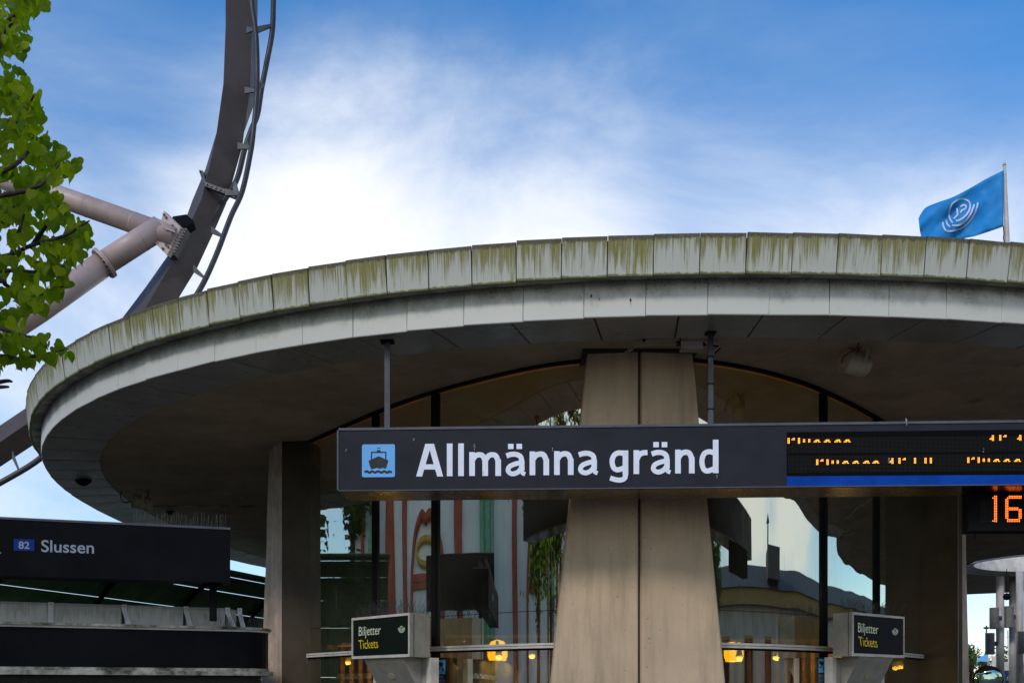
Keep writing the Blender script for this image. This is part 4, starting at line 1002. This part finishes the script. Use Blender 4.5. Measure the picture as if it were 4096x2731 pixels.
fr_ = [(1108, -400), (1100, -150), (1094, 0), (1089, 128), (1066, 255), (1046, 357), (1030, 459), (1005, 520), (979, 597), (949, 714), (905, 790), (835, 900), (760, 1020), (680, 1130), (600, 1250), (500, 1400), (330, 1560), (200, 1690), (60, 1770), (-200, 1890), (-600, 2050)]
def Dn(y): return interp([(-420, 36.9), (0, 36.4), (600, 35.6), (1200, 33.6), (1900, 31.6), (2200, 30.4)], y)
NRp = cat([P(x, y, Dn(y)-.25) for x, y in nr], 5); FRp = cat([P(x, y, Dn(y)+1.15) for x, y in fr_], 5)
MB().tube(NRp, .092, 12).build('rail', M['rail'], co, smooth=True)
MB().tube(FRp, .098, 12).build('rail', M['rail'], co, smooth=True)
def tie(a, b, c, w=.05):
    """gusset plate: from spine edge a out to rail b, with depth toward c"""
    a, b = Vector(a), Vector(b)
    MB().prism([a-Vector((0, 0, .14)), a+Vector((0, 0, .10)), b+Vector((0, 0, .05)), b-Vector((0, 0, .05))], (0, .07, 0)).build('rail_tie', M['tie'], co)
for (sx, sy, nx_, ny_, fx, fy) in ((1008, 118, 1010, 118, 1090, 100), (1000, 358, 1018, 362, 1056, 335), (972, 580, 1003, 590, 990, 560), (922, 765, 962, 775, 935, 728), (866, 915, 892, 945, 892, 945), (795, 1070, 818, 1110, 818, 1110)):
    D = Dn(sy); tie(P(sx-22, sy, D+.05), P(nx_, ny_, D-.2), None)
    if (fx, fy) != (nx_, ny_): tie(P(sx+14, sy, D+.5), P(fx, fy, D+1.1), None)
tie(P(48, 1815, 31.6), P(72, 1875, 31.5), None)
# bolted ring flange round the spine
f0, f1 = P(818, 735, 35.45), P(942, 782, 35.45); dv = (f1-f0); up_ = Vector((-dv.z, 0, dv.x)).normalized()*.075
MB().prism([f0-up_, f1-up_, f1+up_, f0+up_], (0, .2, 0)).build('flange_plate', M['tie'], co)
g0 = P(796, 679, 35.8); MB().prism([g0, P(812, 684, 35.8), P(826, 738, 35.5), P(811, 733, 35.5)], (0, .25, 0)).build('flange_plate', M['tie'], co)
MB().prism([P(930, 752, 35.4), P(940, 722, 35.4), P(953, 770, 35.4), P(948, 790, 35.4)], (0, .25, 0)).build('flange_plate', M['tie'], co)
for k in range(7):
    p = f0+dv*(k+.5)/7-Vector((0, .02, 0)); lathe(MB(), p, [(.035, -.03), (.035, .02)], 6, Vector((0, -1, 0))).build('bolt', M['bolt'], co)
for k in range(5):
    p = P(801+k*4.2, 690+k*11, 35.75); lathe(MB(), p, [(.03, -.03), (.03, .03)], 6, Vector((0, -1, 0))).build('bolt', M['black'], co)
# support: two tubes meeting at a node bolted to the spine
su = empty('coaster_support', P(0, 2750, 33.5), 'pale mauve steel tube support forming a sideways Y that holds the coaster track', 'support')
Dn0 = 34.3; mm = Dn0/F
node = P(*A2_(1215, 430), Dn0); end = P(*A2_(1300, 470), Dn0)
t1a = P(-500, 560, 36.0); t1b = P(*A2_(1265, 452), Dn0)
MB().tube([t1a, P(*A2_(440, 160), 34.9), t1b], .36, 28).build('support_tube', M['support'], su, smooth=True)
fl = P(*A2_(820, 690), 33.9); lowe = P(-700, 1790, 31.5)
MB().tube([P(*A2_(1262, 408), Dn0), fl], .385, 28).build('support_tube', M['support'], su, smooth=True)
MB().tube([fl, P(*A2_(300, 1060), 33.3), lowe], .405, 28).build('support_tube', M['support'], su, smooth=True)
MB().tube([node-Vector((.25, 0, -.03)), node, end+Vector((.3, 0, -.12))], [.30, .385, .36], 28).build('support_tube', M['support'], su, smooth=True)
ax = (P(*A2_(1150, 455), Dn0)-fl).normalized()
lathe(MB(), fl, [(.405, -.06), (.53, -.06), (.53, -.005)], 32, ax).build('flange_ring', M['support'], su)
lathe(MB(), fl, [(.53, .005), (.53, .06), (.40, .06)], 32, ax).build('flange_ring', M['support'], su)
for pa, pb, rr_, fs_ in ((fl, lowe, .405, (.06, .16, .3)), (P(*A2_(1262, 408), Dn0), fl, .385, (.35,)), (t1b, P(*A2_(440, 160), 34.9), .36, (.25, .7))):
    for f_ in fs_:
        d_w = (pb-pa).normalized(); lathe(MB(), pa.lerp(pb, f_), [(rr_, -.02), (rr_+.008, -.008), (rr_+.008, .008), (rr_, .02)], 28, d_w).build('weld_seam', M['support'], su, smooth=True)
u_ = ax.orthogonal().normalized(); w_ = ax.cross(u_)
for k in range(20):
    a = 2*pi*k/20; p = fl+(u_*cos(a)+w_*sin(a))*.475-ax*.06; lathe(MB(), p, [(.035, -.05), (.035, 0)], 6, ax).build('bolt', M['bolt'], su)
pq = [P(*A2_(*q), 34.15) for q in ((1285, 282), (1415, 410), (1308, 630), (1212, 530))]
MB().prism(pq, Vector((.10, .10, -.04))).build('node_plate', M['support'], su)
for q, w in (((1300, 330), 0), ((1350, 395), 0), ((1370, 430), 0), ((1330, 510), 0), ((1300, 545), 0), ((1275, 575), 0), ((1315, 560), 0), ((1285, 310), 0)):
    lathe(MB(), P(*A2_(*q), 34.12), [(.04, -.03), (.04, .03)], 6, Vector((-.5, -.8, 0)).normalized()).build('bolt', M['bolt'], su)
MB().prism([P(*A2_(1290, 398), 33.85), P(*A2_(1375, 440), 33.95), P(*A2_(1370, 452), 33.95), P(*A2_(1300, 425), 33.85)], (0, .1, 0)).build('gusset', M['support'], su)
MB().prism([P(*A2_(1345, 355), 34.3), P(*A2_(1355, 325), 34.6), P(*A2_(1462, 308), 34.9), P(*A2_(1508, 352), 35.0), P(*A2_(1505, 378), 34.8), P(*A2_(1425, 410), 34.4)], (0, .55, 0)).build('saddle_box', M['black'], su)
mb = MB(); mb.prism([P(*A2_(1415, 410), 34.28), P(*A2_(1465, 420), 34.38), P(*A2_(1370, 628), 34.28), P(*A2_(1312, 630), 34.2)], (0, .4, 0)); mb.build('saddle_plate', M['spine'], su)
for k in range(9):
    for s in (0, 1):
        a = A2_(1422+s*38-k*11.0, 425+s*4+k*22); lathe(MB(), P(*a, 34.2), [(.036, -.03), (.03, .05)], 6, Vector((0, -1, 0))).build('bolt', M['bolt'], su)

# ------------------------------------------------------------------ flag above the roof
FD = 22.0
weather(M['support'], .9, .5, .50, .72, (.22, .15, .12), .35, False)
weather(M['concrete_side'], 9, .4, .45, .75, (.18, .13, .09), .6)
fg = empty('flagpole', P(4034, 1100, FD), 'white pole flying a blue flag with white ring emblem above the roof edge', 'flag')
MB().tube([P(4032, 1250, FD), P(4028, 960, FD), P(4019, 700, FD), P(4017.5, 664, FD)], [.058, .055, .036, .034], 12).build('pole', M['pole'], fg, smooth=True)
MB().tube([P(4017.5, 664, FD), P(4017, 652, FD)], [.040, .03], 12).build('pole_cap', M['lampcase'], fg, smooth=True)
def FZ(x, y): return (3500+x/3.136, 600+y/3.136)
def fD(px, py):
    u = (4014-px)/340
    return FD-.05+u*.5+.10*sin(u*9+(py-800)*.010)*min(1, u*4)+.05*sin((px+py*1.3)*.045)*min(1, u*3)+.018*sin((px*1.1+py)*.11)*min(1, u*3)
topf = [(1615, 255), (1400, 360), (1200, 475), (980, 590), (800, 655), (640, 720), (575, 800), (545, 860)]
botf = [(1612, 960), (1500, 1000), (1380, 1040), (1240, 1085), (1110, 1112), (900, 1190), (760, 1250), (640, 1290)]
nf, mf = 28, 14; tp = cat([Vector((*FZ(*p), 0)) for p in topf], 4); bt = cat([Vector((*FZ(*p), 0)) for p in botf], 4)
vs = []
for i in range(len(tp)):
    for jj in range(mf+1):
        q = tp[i].lerp(bt[i], jj/mf)
        bulge = (i/len(tp))**3*math.sin(pi*jj/mf)*-6
        vs.append(P(q.x+bulge, q.y, fD(q.x, q.y)))
fl_ = MB().add(vs, [(i*(mf+1)+jj, i*(mf+1)+jj+1, (i+1)*(mf+1)+jj+1, (i+1)*(mf+1)+jj) for i in range(len(tp)-1) for jj in range(mf)]).build('flag', M['flag'], fg, smooth=True)
so_ = fl_.modifiers.new('thickness', 'SOLIDIFY'); so_.thickness = .004
logo = MB(); q_ = []
for pts in ([(975, 915), (940, 860), (930, 790), (960, 690), (1020, 635), (1100, 614), (1170, 640), (1194, 690), (1180, 760), (1130, 830), (1060, 878), (1015, 886)],
            [(892, 875), (905, 925), (942, 965)], [(965, 945), (1050, 943), (1130, 895), (1200, 800), (1245, 682)],
            [(850, 905), (862, 965), (903, 1016), (1000, 1010), (1090, 980), (1170, 915), (1240, 815), (1275, 730), (1290, 660)],
            [(1028, 730), (1038, 812)], [(1040, 808), (990, 862)], [(1072, 712), (1110, 690), (1142, 702), (1130, 738), (1088, 760), (1074, 788)]):
    q_ += stroke2(pts, 21, 5, sm=len(pts) > 2)
for q in q_:
    logo.add([P(*FZ(x, y), fD(*FZ(x, y))-.02) for x, y in q], [(0, 1, 2, 3)])
logo.build('emblem', M['flagwhite'], fl_)
MB().tube([P(4014, 905, FD-.06), P(4016, 935, FD-.07), P(4014, 950, FD-.07), P(4020, 985, FD-.07)], .012, 5).build('halyard', M['black'], fg)

# ------------------------------------------------------------------ pipes, drums, mirror and harbour at the right edge
zc2 = EYE+H3+.03
for k, (x0, x1, D, lab) in enumerate(((3985, 4016, 27.0, 'slim grey pipe column, leftmost of the three under the adjoining roof'), (4037, 4063, 27.6, 'slim grey pipe column, middle one of the three under the adjoining roof'), (4065, 4094, 26.2, 'slim grey pipe column, rightmost of the three under the adjoining roof'))):
    r = (x1-x0)/2*D/F; c = Vector((PX((x0+x1)/2, D), D, 0)); o = MB().tube([c, c+Vector((0, 0, zc2))], r, 20).build('pipe_column', M['pole'], None, smooth=True, org=c)
    tag(o, lab, 'column', 'pipe columns under the adjoining roof')
for x0, x1, y0, y1, D, lab, sx in ((3959, 3994, 2429, 2514, 26.6, 'grey drum shaped fixture high on the left pipe column', 1), (4018, 4054, 2423, 2509, 27.2, 'grey drum shaped fixture high on the middle pipe column', 1), (3942, 3977, 2530, 2616, 26.6, 'grey drum shaped fixture low on the left pipe column', 1), (4072, 4110, 2524, 2612, 25.8, 'grey drum shaped fixture on the right pipe column', 0)):
    c = P((x0+x1)/2, y1, D); r = (x1-x0)/2*D/F; h = (y1-y0)*D/F; t = empty('pipe_fixture', c, lab, 'light fixture', 'drum fixtures on the pipe columns')
    lathe(MB(), c, [(r*.94, 0), (r, .01), (r, h-.01), (r*.94, h)], 20).build('drum', M['fixture'], t, smooth=False)
    if sx: MB().box(c+Vector((r+.04, 0, h*.5)), (.09, .05, .12)).build('bracket', M['rod'], t)
c = P(4027, 2385, 25.6); t = empty('hanging_globe', c, 'dark globe lamp hanging under the adjoining roof between the pipes', 'lamp')
lathe(MB(), c, [(.02, -.09), (.07, -.07), (.095, 0), (.07, .07), (.02, .09)], 16).build('globe', M['black'], t, smooth=True); MB().tube([c+Vector((0, 0, .09)), Vector((c.x, c.y, zc2))], .01, 6).build('stem', M['black'], t)
# convex mirror
c = P(3953, 2716, 11.5); t = empty('traffic_mirror', c, 'round convex traffic mirror at the bottom right corner', 'mirror')
mm_ = bpy.data.materials.new('mirror_glass'); mm_.use_nodes = True; b_ = mm_.node_tree.nodes['Principled BSDF']; b_.inputs['Metallic'].default_value = 1; b_.inputs['Roughness'].default_value = .05; b_.inputs['Base Color'].default_value = (.45, .62, .52, 1)
tilt = Vector((-.35, -1, -.05)).normalized(); R_ = .152
lathe(MB(), c, [(R_, 0), (R_*.97, .012), (R_*.8, .030), (R_*.55, .045), (R_*.28, .054), (.001, .057)], 32, tilt).build('mirror_face', mm_, t, smooth=True)
lathe(MB(), c, [(R_*.9, -.03), (R_*1.06, -.012), (R_*1.06, .006), (R_, .008)], 32, tilt).build('mirror_rim', M['black'], t)
MB().tube([c-tilt*.03, c-tilt*.1, Vector((c.x+.12, c.y+.12, 0))], .025, 10).build('mirror_post', M['rod'], t)
# small flag and far trees, steeple, boat
D = 70; t = empty('small_flagpole', P(3953, 2760, D), 'short pole with a small blue flag beyond the terminal', 'flag')
MB().tube([P(3953, 2760, D), P(3952, 2612, D)], .03, 6).build('pole', M['pole'], t)
q = [(3951, 2615), (3938, 2617), (3920, 2628), (3904, 2645), (3925, 2643), (3951, 2646)]
MB().prism([P(x, y, D) for x, y in q], (0, .02, 0)).build('flag', M['blueicon'], t)
D = 260; t = empty('church_spire', P(3940, 2760, D), 'far pointed church spire with a weathervane', 'spire')
lathe(MB(), P(3942, 2700, D), [(1.6, -4), (1.6, 0), (.9, 3.2), (.15, 6.2)], 8).build('spire_roof', M['brown'], t); MB().tube([P(3944, 2612, D), P(3945.5, 2500, D)], .18, 5).build('finial', M['black'], t)
MB().box(P(3945, 2510, D), (1.4, .1, .5)).build('weathervane', M['black'], t)
def clump_tree(name, c, rx, rz, n, leafs, m, lab, seedn, trunk=True, catg='tree', grp=None):
    rr = random.Random(seedn); t = empty(name, (c[0], c[1], 0), lab, catg, grp); mb = MB(); c = Vector(c)
    cl = [(c+Vector((rr.gauss(0, rx*.5), rr.gauss(0, rx*.4), rr.uniform(-rz, rz)*.8)), rr.uniform(.25, .5)*rx*.6) for _ in range(26)]
    for _ in range(n):
        cc, r = rr.choice(cl); p = cc+Vector((rr.gauss(0, r*.6), rr.gauss(0, r*.6), rr.gauss(0, r*.5)))
        a = Vector((rr.uniform(-1, 1), rr.uniform(-1, 1), rr.uniform(-1, 1))).normalized(); b = a.orthogonal().normalized(); s = leafs*rr.uniform(.6, 1.3)
        mb.add([p-a*s, p+b*s*.6, p+a*s, p-b*s*.6], [(0, 1, 2, 3)])
    mb.build('crown', m, t)
    if trunk:
        mb = MB(); mb.tube([(c.x, c.y, 0), (c.x+.1, c.y, c.z-rz*.4), (c.x, c.y, c.z+rz*.4)], [rx*.09, rx*.06, rx*.02], 8)
        for _ in range(9):
            a = Vector((c.x, c.y, c.z-rz*rr.uniform(0, .9))); mb.tube([a, a+Vector((rr.uniform(-1, 1)*rx*.8, rr.uniform(-1, 1)*rx*.8, rz*rr.uniform(.3, .9)))], [rx*.035, rx*.008], 5)
        mb.build('trunk', M['bark'], t)
    return t
clump_tree('broadleaf_tree', P(3880, 2680, 75), 2.0, 2.2, 2600, .13, M['leafd'], 'bright green tree beyond the terminal beside the right column', 3, grp='trees beyond the terminal')
clump_tree('broadleaf_tree', P(3920, 2720, 90), 1.7, 2.4, 900, .12, M['leafd'], 'sparse brownish tree in front of the church spire', 4, grp='trees beyond the terminal')
clump_tree('broadleaf_tree', P(4035, 2705, 120), 3.4, 2.2, 2200, .2, M['leafd'], 'green tree far behind the pipe columns', 5, grp='trees beyond the terminal')
clump_tree('broadleaf_tree', P(3962, 2725, 100), 2.2, 2.0, 1500, .16, M['leafd'], 'low green tree behind the small blue flag', 6, grp='trees beyond the terminal')
D = 48; t = empty('moored_boat', P(4060, 2760, D), 'moored boat with white wheelhouse, mast and blue side at the right edge', 'boat')
MB().box(P(4075, 2668, D), (1.6, 2, .30)).build('wheelhouse', M['white'], t); MB().box(P(4060, 2652, D-.2), (1.0, 1.4, .14)).build('wheelhouse_roof', M['white'], t)
MB().box(P(4080, 2713, D+.3), (1.9, 2.4, .60)).build('hull', M['badge'], t); MB().tube([P(4034, 2690, D), P(4031, 2520, D)], .025, 6).build('mast', M['pole'], t)
MB().tube([P(4022, 2548, D), P(4042, 2546, D)], .012, 5).build('yard', M['pole'], t)
MB().tube([P(3975, 2690, D), P(3974, 2628, D)], .09, 10).build('funnel', M['white'], t); MB().tube([P(3967, 2626, D), P(3982, 2626, D)], .05, 8).build('funnel_cap', M['white'], t)
D = 30; t = empty('exit_sign', P(4032, 2725, D), 'small green running figure sign between the pipe columns', 'sign')
es = on_plane((0, D, 0), (0, -1, 0))
MB().prism([es(4023, 2700), es(4040, 2700), es(4040, 2745), es(4023, 2745)], (0, .04, 0)).build('sign_plate', mat('exit_green', (.01, .12, .04), .5, var=0), t)
polys_px(stroke2([(4033, 2704), (4030, 2712), (4027, 2720)], 2.5)+stroke2([(4031, 2713), (4036, 2719)], 2)+stroke2([(4031, 2706), (4026, 2709)], 2, sm=False)+[rect(4031, 2700.5, 4034, 2703)], es, M['letters'], t, 'running_figure', .004)

# ------------------------------------------------------------------ linden tree at the left
tree = empty('linden_tree', (-4.4, 4.9, 0), 'linden tree with hanging heart shaped leaves at the left edge', 'tree')
TK = Vector((-4.4, 4.9, 0))
MB().tube([TK, TK+Vector((.05, 0, 2)), TK+Vector((-.05, .1, 4)), TK+Vector((.0, .1, 6.2))], [.16, .13, .10, .04], 12).build('trunk', M['bark'], tree, smooth=True)
def leafverts():
    h = [(0, .02), (.22, .14), (.44, .06), (.55, -.16), (.47, -.42), (.27, -.66), (.07, -.84), (0, -1.04)]
    pts = [(x, y) for x, y in h]+[(-x, y) for x, y in reversed(h[1:-1])]
    vs = [(0, -.35, 0)]; 
    for x, y in pts: vs.append((x, y, -.30*abs(x)**1.2-.16*(y+.35)**2))
    n = len(pts); fs = [(0, i+1, (i+1) % n+1) for i in range(n)]
    vs += [(0, .02, 0), (.012, .3, .03), (-.012, .3, .03)]; fs.append((n+1, n+2, n+3))
    return [Vector(v) for v in vs], fs
LV, LF = leafverts()
leaf_me = bpy.data.meshes.new('leaf'); leaf_me.from_pydata(LV, [], LF); leaf_me.materials.append(M['leaf']); leaf_me.polygons.foreach_set('use_smooth', [True]*len(leaf_me.polygons))
xm = [(-60, 250), (0, 205), (40, 150), (70, 118), (130, 122), (180, 132), (225, 105), (260, 80), (300, 112), (345, 128), (400, 165), (450, 182), (520, 192), (560, 200), (590, 230), (620, 322), (665, 322), (715, 300), (740, 190), (800, 250), (880, 300), (930, 375), (1000, 372), (1040, 335), (1075, 292), (1150, 285), (1200, 255), (1240, 190), (1280, 110), (1340, 120), (1365, 240), (1400, 285), (1430, 200), (1460, 130), (1490, 30), (1530, -60)]
branches = [[(-900, 900), (-300, 1040), (0, 1024), (130, 985), (250, 940), (330, 905), (360, 880)], [(-700, 1050), (-100, 1085), (60, 1078), (150, 1090), (260, 1060)], [(-700, 900), (-100, 800), (110, 762), (180, 722), (245, 650)],
    [(-700, 1300), (-150, 1440), (0, 1428), (90, 1432), (160, 1424), (270, 1392)], [(-600, 1150), (-50, 1120), (20, 1145), (110, 1190), (200, 1165), (250, 1140)], [(-500, 500), (-60, 230), (0, 160), (30, 118), (50, 95)], [(-500, 640), (-60, 560), (60, 500), (110, 440), (130, 380)],
    [(-500, 300), (-60, 150), (60, 60), (150, 10), (200, -30)], [(-600, 1200), (-60, 1300), (60, 1330), (120, 1350)], [(40, 1040), (75, 940), (95, 860)], [(-40, 960), (30, 860), (70, 800), (115, 720)], [(-300, 800), (0, 690), (100, 620), (140, 540)], [(130, 985), (200, 870), (240, 810)], [(-60, 1535), (20, 1528), (55, 1522)], [(-60, 1548), (35, 1548)]]
tw = MB(); brp = []
for bi, br in enumerate(branches):
    D0 = 4.25+.18*sin(bi*2.1); pts = cat([P(x+5*sin(k*2+bi), y+5*cos(k*3+bi), D0+(.35 if k == 0 else 0)+.06*sin(k+bi)) for k, (x, y) in enumerate(br)], 5)
    n = len(pts); tw = MB().tube(pts, [.010*(1-k/n)**.8+.0024 for k in range(n)], 6); tw.build('branch', M['bark'], tree, smooth=True); brp.append((br, D0))
rl = random.Random(21); leaves = []
def leafmat(px, py, D, size):
    p = P(px, py, D); yaw = rl.uniform(-1.2, 1.2)+(pi if rl.random() < .15 else 0); pitch = rl.gauss(.15, .45); roll = rl.gauss(0, .38)
    R = Matrix.Rotation(yaw, 3, 'Z') @ Matrix.Rotation(roll, 3, 'Y') @ Matrix.Rotation(pi/2+pitch, 3, 'X')
    return p, R, size
tries = 0
while len(leaves) < 1150 and tries < 20000:
    tries += 1
    py = rl.uniform(-120, 1540); mx = interp(xm, py)
    px = mx-8-abs(rl.gauss(0, 1))*150 if rl.random() < .6 else rl.uniform(-160, mx-25)
    if px < -170 or px > mx-6: continue
    # keep gaps of sky
    gapn = sin(px*.031+1.3)*sin(py*.027+.5)+.5*sin(px*.07+py*.05)
    if gapn > .55 and rl.random() < .8: continue
    if py > 1230 and py < 1330 and rl.random() < .5: continue
    if 215 < py < 290 and rl.random() < .7: continue
    leaves.append(leafmat(px, py-22, rl.uniform(4.1, 5.0), rl.uniform(.032, .058)*(1.3 if rl.random() < .15 else 1)))
for br, D0 in brp:
    for (x0, y0), (x1, y1) in zip(br[1:], br[2:]):
        for _ in range(4):
            f_ = rl.random(); x, y = x0+(x1-x0)*f_, y0+(y1-y0)*f_
            if x > -150 and y < 1500: leaves.append(leafmat(x+rl.uniform(-14, 14), y+rl.uniform(0, 18), D0+rl.uniform(-.08, .08), rl.uniform(.038, .065)))
leaves = [l for l in leaves if (l[0].x*F/l[0].y+CX) > -250]
vis = sorted(leaves, key=lambda l: (0 if (l[0].x*F/l[0].y+CX) > 5 else 1, l[0].y/l[2]))
for p, R, s in vis[:298]:
    o = bpy.data.objects.new('leaf', leaf_me); COL.objects.link(o); o.parent = tree
    m4 = R.to_4x4(); m4.translation = p-ORG[tree.name]; o.matrix_local = m4 @ Matrix.Scale(s, 4)
mb = MB()
for p, R, s in vis[298:]: mb.add([p+R @ (v*s) for v in LV], LF)
for _ in range(900):                              # the rest of the crown beyond the frame
    p = TK+Vector((rl.gauss(-.3, .8), rl.gauss(.2, 1.0), rl.uniform(3.0, 6.6)))
    if p.x*F/max(p.y, .1)+CX > -60: continue
    _, R, s = leafmat(0, 0, 4, .09); mb.add([p+R @ (v*s) for v in LV], LF)
tag(mb.build('foliage', M['leaf'], tree, smooth=True), kind='stuff')

# ------------------------------------------------------------------ street behind and beside the camera (seen mirrored in the glass)
M['fwhite'] = mat('facade_white', (.85, .86, .82), .7, var=.04, vs=1)
M['fred'] = mat('facade_red', (.42, .07, .03), .6, var=.1, vs=2); M['fgreen'] = mat('facade_green', (.18, .42, .27), .6, var=.1); M['fyel'] = mat('facade_yellow', (.62, .36, .03), .5, var=.1); M['fpur'] = mat('facade_purple', (.12, .05, .30), .5, var=.05)
fa = empty('funfair_facade', (-19, 3, 0), 'white funfair facade with red ribs and arches, mirrored in the left glass', 'building')
fo = Vector((-17, 12.5, 0)); fd = (Vector((-13, -16, 0))-fo).normalized(); fnn = Vector((-fd.y, fd.x, 0))
if fnn.x < 0: fnn = -fnn
LL = 30
def fq(s, z, o=0): p = fo+fd*s+fnn*o; return Vector((p.x, p.y, z))
MB().prism([fq(-6, 0), fq(LL, 0), fq(LL, 8.2), fq(-6, 8.2)], fnn*-.5).build('wall', M['fwhite'], fa)
for s, w in ((-5.2, .3), (-2.77, .6), (-1.22, .55), (4.44, .55), (9.2, .7), (16.2, .4), (19.5, .6)):
    MB().tube([fq(s+.10*sin(z*.8), z, .12) for z in [k*.8 for k in range(12)]], w/2, 10).build('red_rib', M['fred'], fa, smooth=True)
for s, hw in ((1.36, 1.75), (12.3, 1.3), (23, 1.5)):
    pts = [(-1.0, .8), (-1.0, 4.0), (-.95, 4.9), (-.72, 5.7), (-.3, 6.15), (0, 6.05), (.3, 6.15), (.72, 5.7), (.95, 4.9), (1.0, 4.0), (1.0, .8)]
    MB().tube(cat([fq(s+a*hw, z, .15) for a, z in pts], 4), .17, 8).build('arch_moulding', M['fred'], fa, smooth=True)
    MB().tube(cat([fq(s+.62*hw*cos(a), 5.2+.34*sin(a), .15) for a in [2*pi*k/14 for k in range(15)]], 2), .11, 8).build('yellow_ring', M['fyel'], fa, smooth=True)
    for zz0, zz1 in ((4.42, 4.64), (4.24, 4.38)): MB().prism([fq(s-hw*.96, zz0, .02), fq(s+hw*.96, zz0, .02), fq(s+hw*.96, zz1, .02), fq(s-hw*.96, zz1, .02)], fnn*.12).build('red_sill', M['fred'], fa)
for s in (6.5, 17.6):
    mb = MB()
    for k in range(3): mb.tube([fq(s+.34*(k-1), z, .2) for z in (0, 3, 6, 8)], .19, 8)
    mb.build('green_drape', M['fgreen'], fa)
for s, m in ((-4.4, 'fgreen'), (-3.8, 'fpur')):
    MB().prism([fq(s-.3, 5.2, .3), fq(s+.3, 5.2, .3), fq(s+.12, 7.2, .3), fq(s-.12, 7.2, .3)], fnn*.03).build('pennant', M[m], fa)
ds = empty('added_reflection_board', (-8.4, 9.2, 3.0), 'dark board on a post, added out of view to make the sign reflection in the glass left of the column', 'sign')  # added unseen board; its reflection stands in for that of the direction sign
a, b = Vector((-8.8, 10.7, 3.05)), Vector((-8.0, 7.6, 3.05)); MB().prism([a, b, b+Vector((0, 0, 1.0)), a+Vector((0, 0, 1.0))], (-.28, -.07, 0)).build('sign_body', M['darksign'], ds)
MB().tube([(-8.5, 9.15, 0), (-8.5, 9.15, 3.04)], .05, 10).build('sign_post', M['black'], ds)
pb = empty('pale_building', (24, 0, 0), 'pale plastered building with dark roof and ochre cornice, mirrored in the right glass', 'building')
po = Vector((26, 13, 0)); pd = (Vector((13, -20, 0))-po).normalized(); pn = Vector((pd.y, -pd.x, 0))
if pn.x > 0: pn = -pn
M['pplaster'] = mat('pale_plaster', (.42, .38, .30), .8, var=.08, vs=1); M['ochre'] = mat('ochre_cornice', (.30, .19, .06), .7, var=.1); M['proof'] = mat('dark_roof', (.05, .05, .045), .7, var=.1)
def pw(s, z, o=0): p = po+pd*s+pn*o; return Vector((p.x, p.y, z))
LP = 36
MB().prism([pw(-26, 0), pw(LP, 0), pw(LP, 4.1), pw(-26, 4.1)], pn*-6).build('wall', M['pplaster'], pb)
MB().prism([pw(-26.2, 4.11, .35), pw(LP, 4.11, .35), pw(LP, 4.6, .35), pw(-26.2, 4.6, .35)], pn*-6.6).build('cornice', M['ochre'], pb)
MB().add([pw(-26.3, 4.61, .5), pw(LP, 4.61, .5), pw(LP, 5.6, -2.5), pw(-26.3, 5.6, -2.5), pw(-26.3, 4.61, -6), pw(LP, 4.61, -6)], [(0, 1, 2, 3), (3, 2, 5, 4), (0, 3, 4), (1, 5, 2)]).build('roof', M['proof'], pb)
MB().box(pw(5.6, 5.4, -.5), (2.6, 2.4, 1.0), Matrix.Rotation(atan2(pd.y, pd.x), 3, 'Z')).build('roof_turret', M['proof'], pb)
c = pw(6.6, 5.9, -.9); MB().box(c+Vector((0, 0, .4)), (.3, .3, 1.0)).build('chimney', M['proof'], pb); MB().prism([c+Vector((-.1, -.4, .9)), c+Vector((-.1, .4, .9)), c+Vector((-.1, 0, 1.2))], (.3, 0, 0)).build('chimney_cap', M['proof'], pb)
for k in range(13):
    s = -19.2+k*4.2; f = MB().prism([pw(s, .9, .01), pw(s+1.5, .9, .01), pw(s+1.5, 3.2, .01), pw(s, 3.2, .01)], pn*.05).build('window', M['ochre'], pb)
    MB().prism([pw(s+.12, 1.0, .065), pw(s+1.38, 1.0, .065), pw(s+1.38, 3.1, .065), pw(s+.12, 3.1, .065)], pn*.01).build('pane', M['display'], f)
clump_tree('street_tree', (-8.4, -1.2, 7.2), 2.6, 3.0, 12000, .11, M['leafd'], 'tall green street tree mirrored in the upper glass just left of the column', 33, grp='street trees opposite the glass')
clump_tree('street_tree', (-17.8, 18.4, 6.0), 2.2, 2.6, 8000, .12, M['leafd'], 'green street tree mirrored at the far left end of the glass', 35, grp='street trees opposite the glass')
clump_tree('street_tree', (-9.0, 3.4, 4.9), 1.7, 2.2, 6000, .09, M['leafd'], 'small green street tree mirrored in the lower glass left of the column', 31, grp='street trees opposite the glass')
clump_tree('street_tree', (12.2, 1.4, 5.0), 1.6, 2.4, 8000, .09, M['leafd'], 'green street tree mirrored in the glass right of the column', 32, grp='street trees opposite the glass')
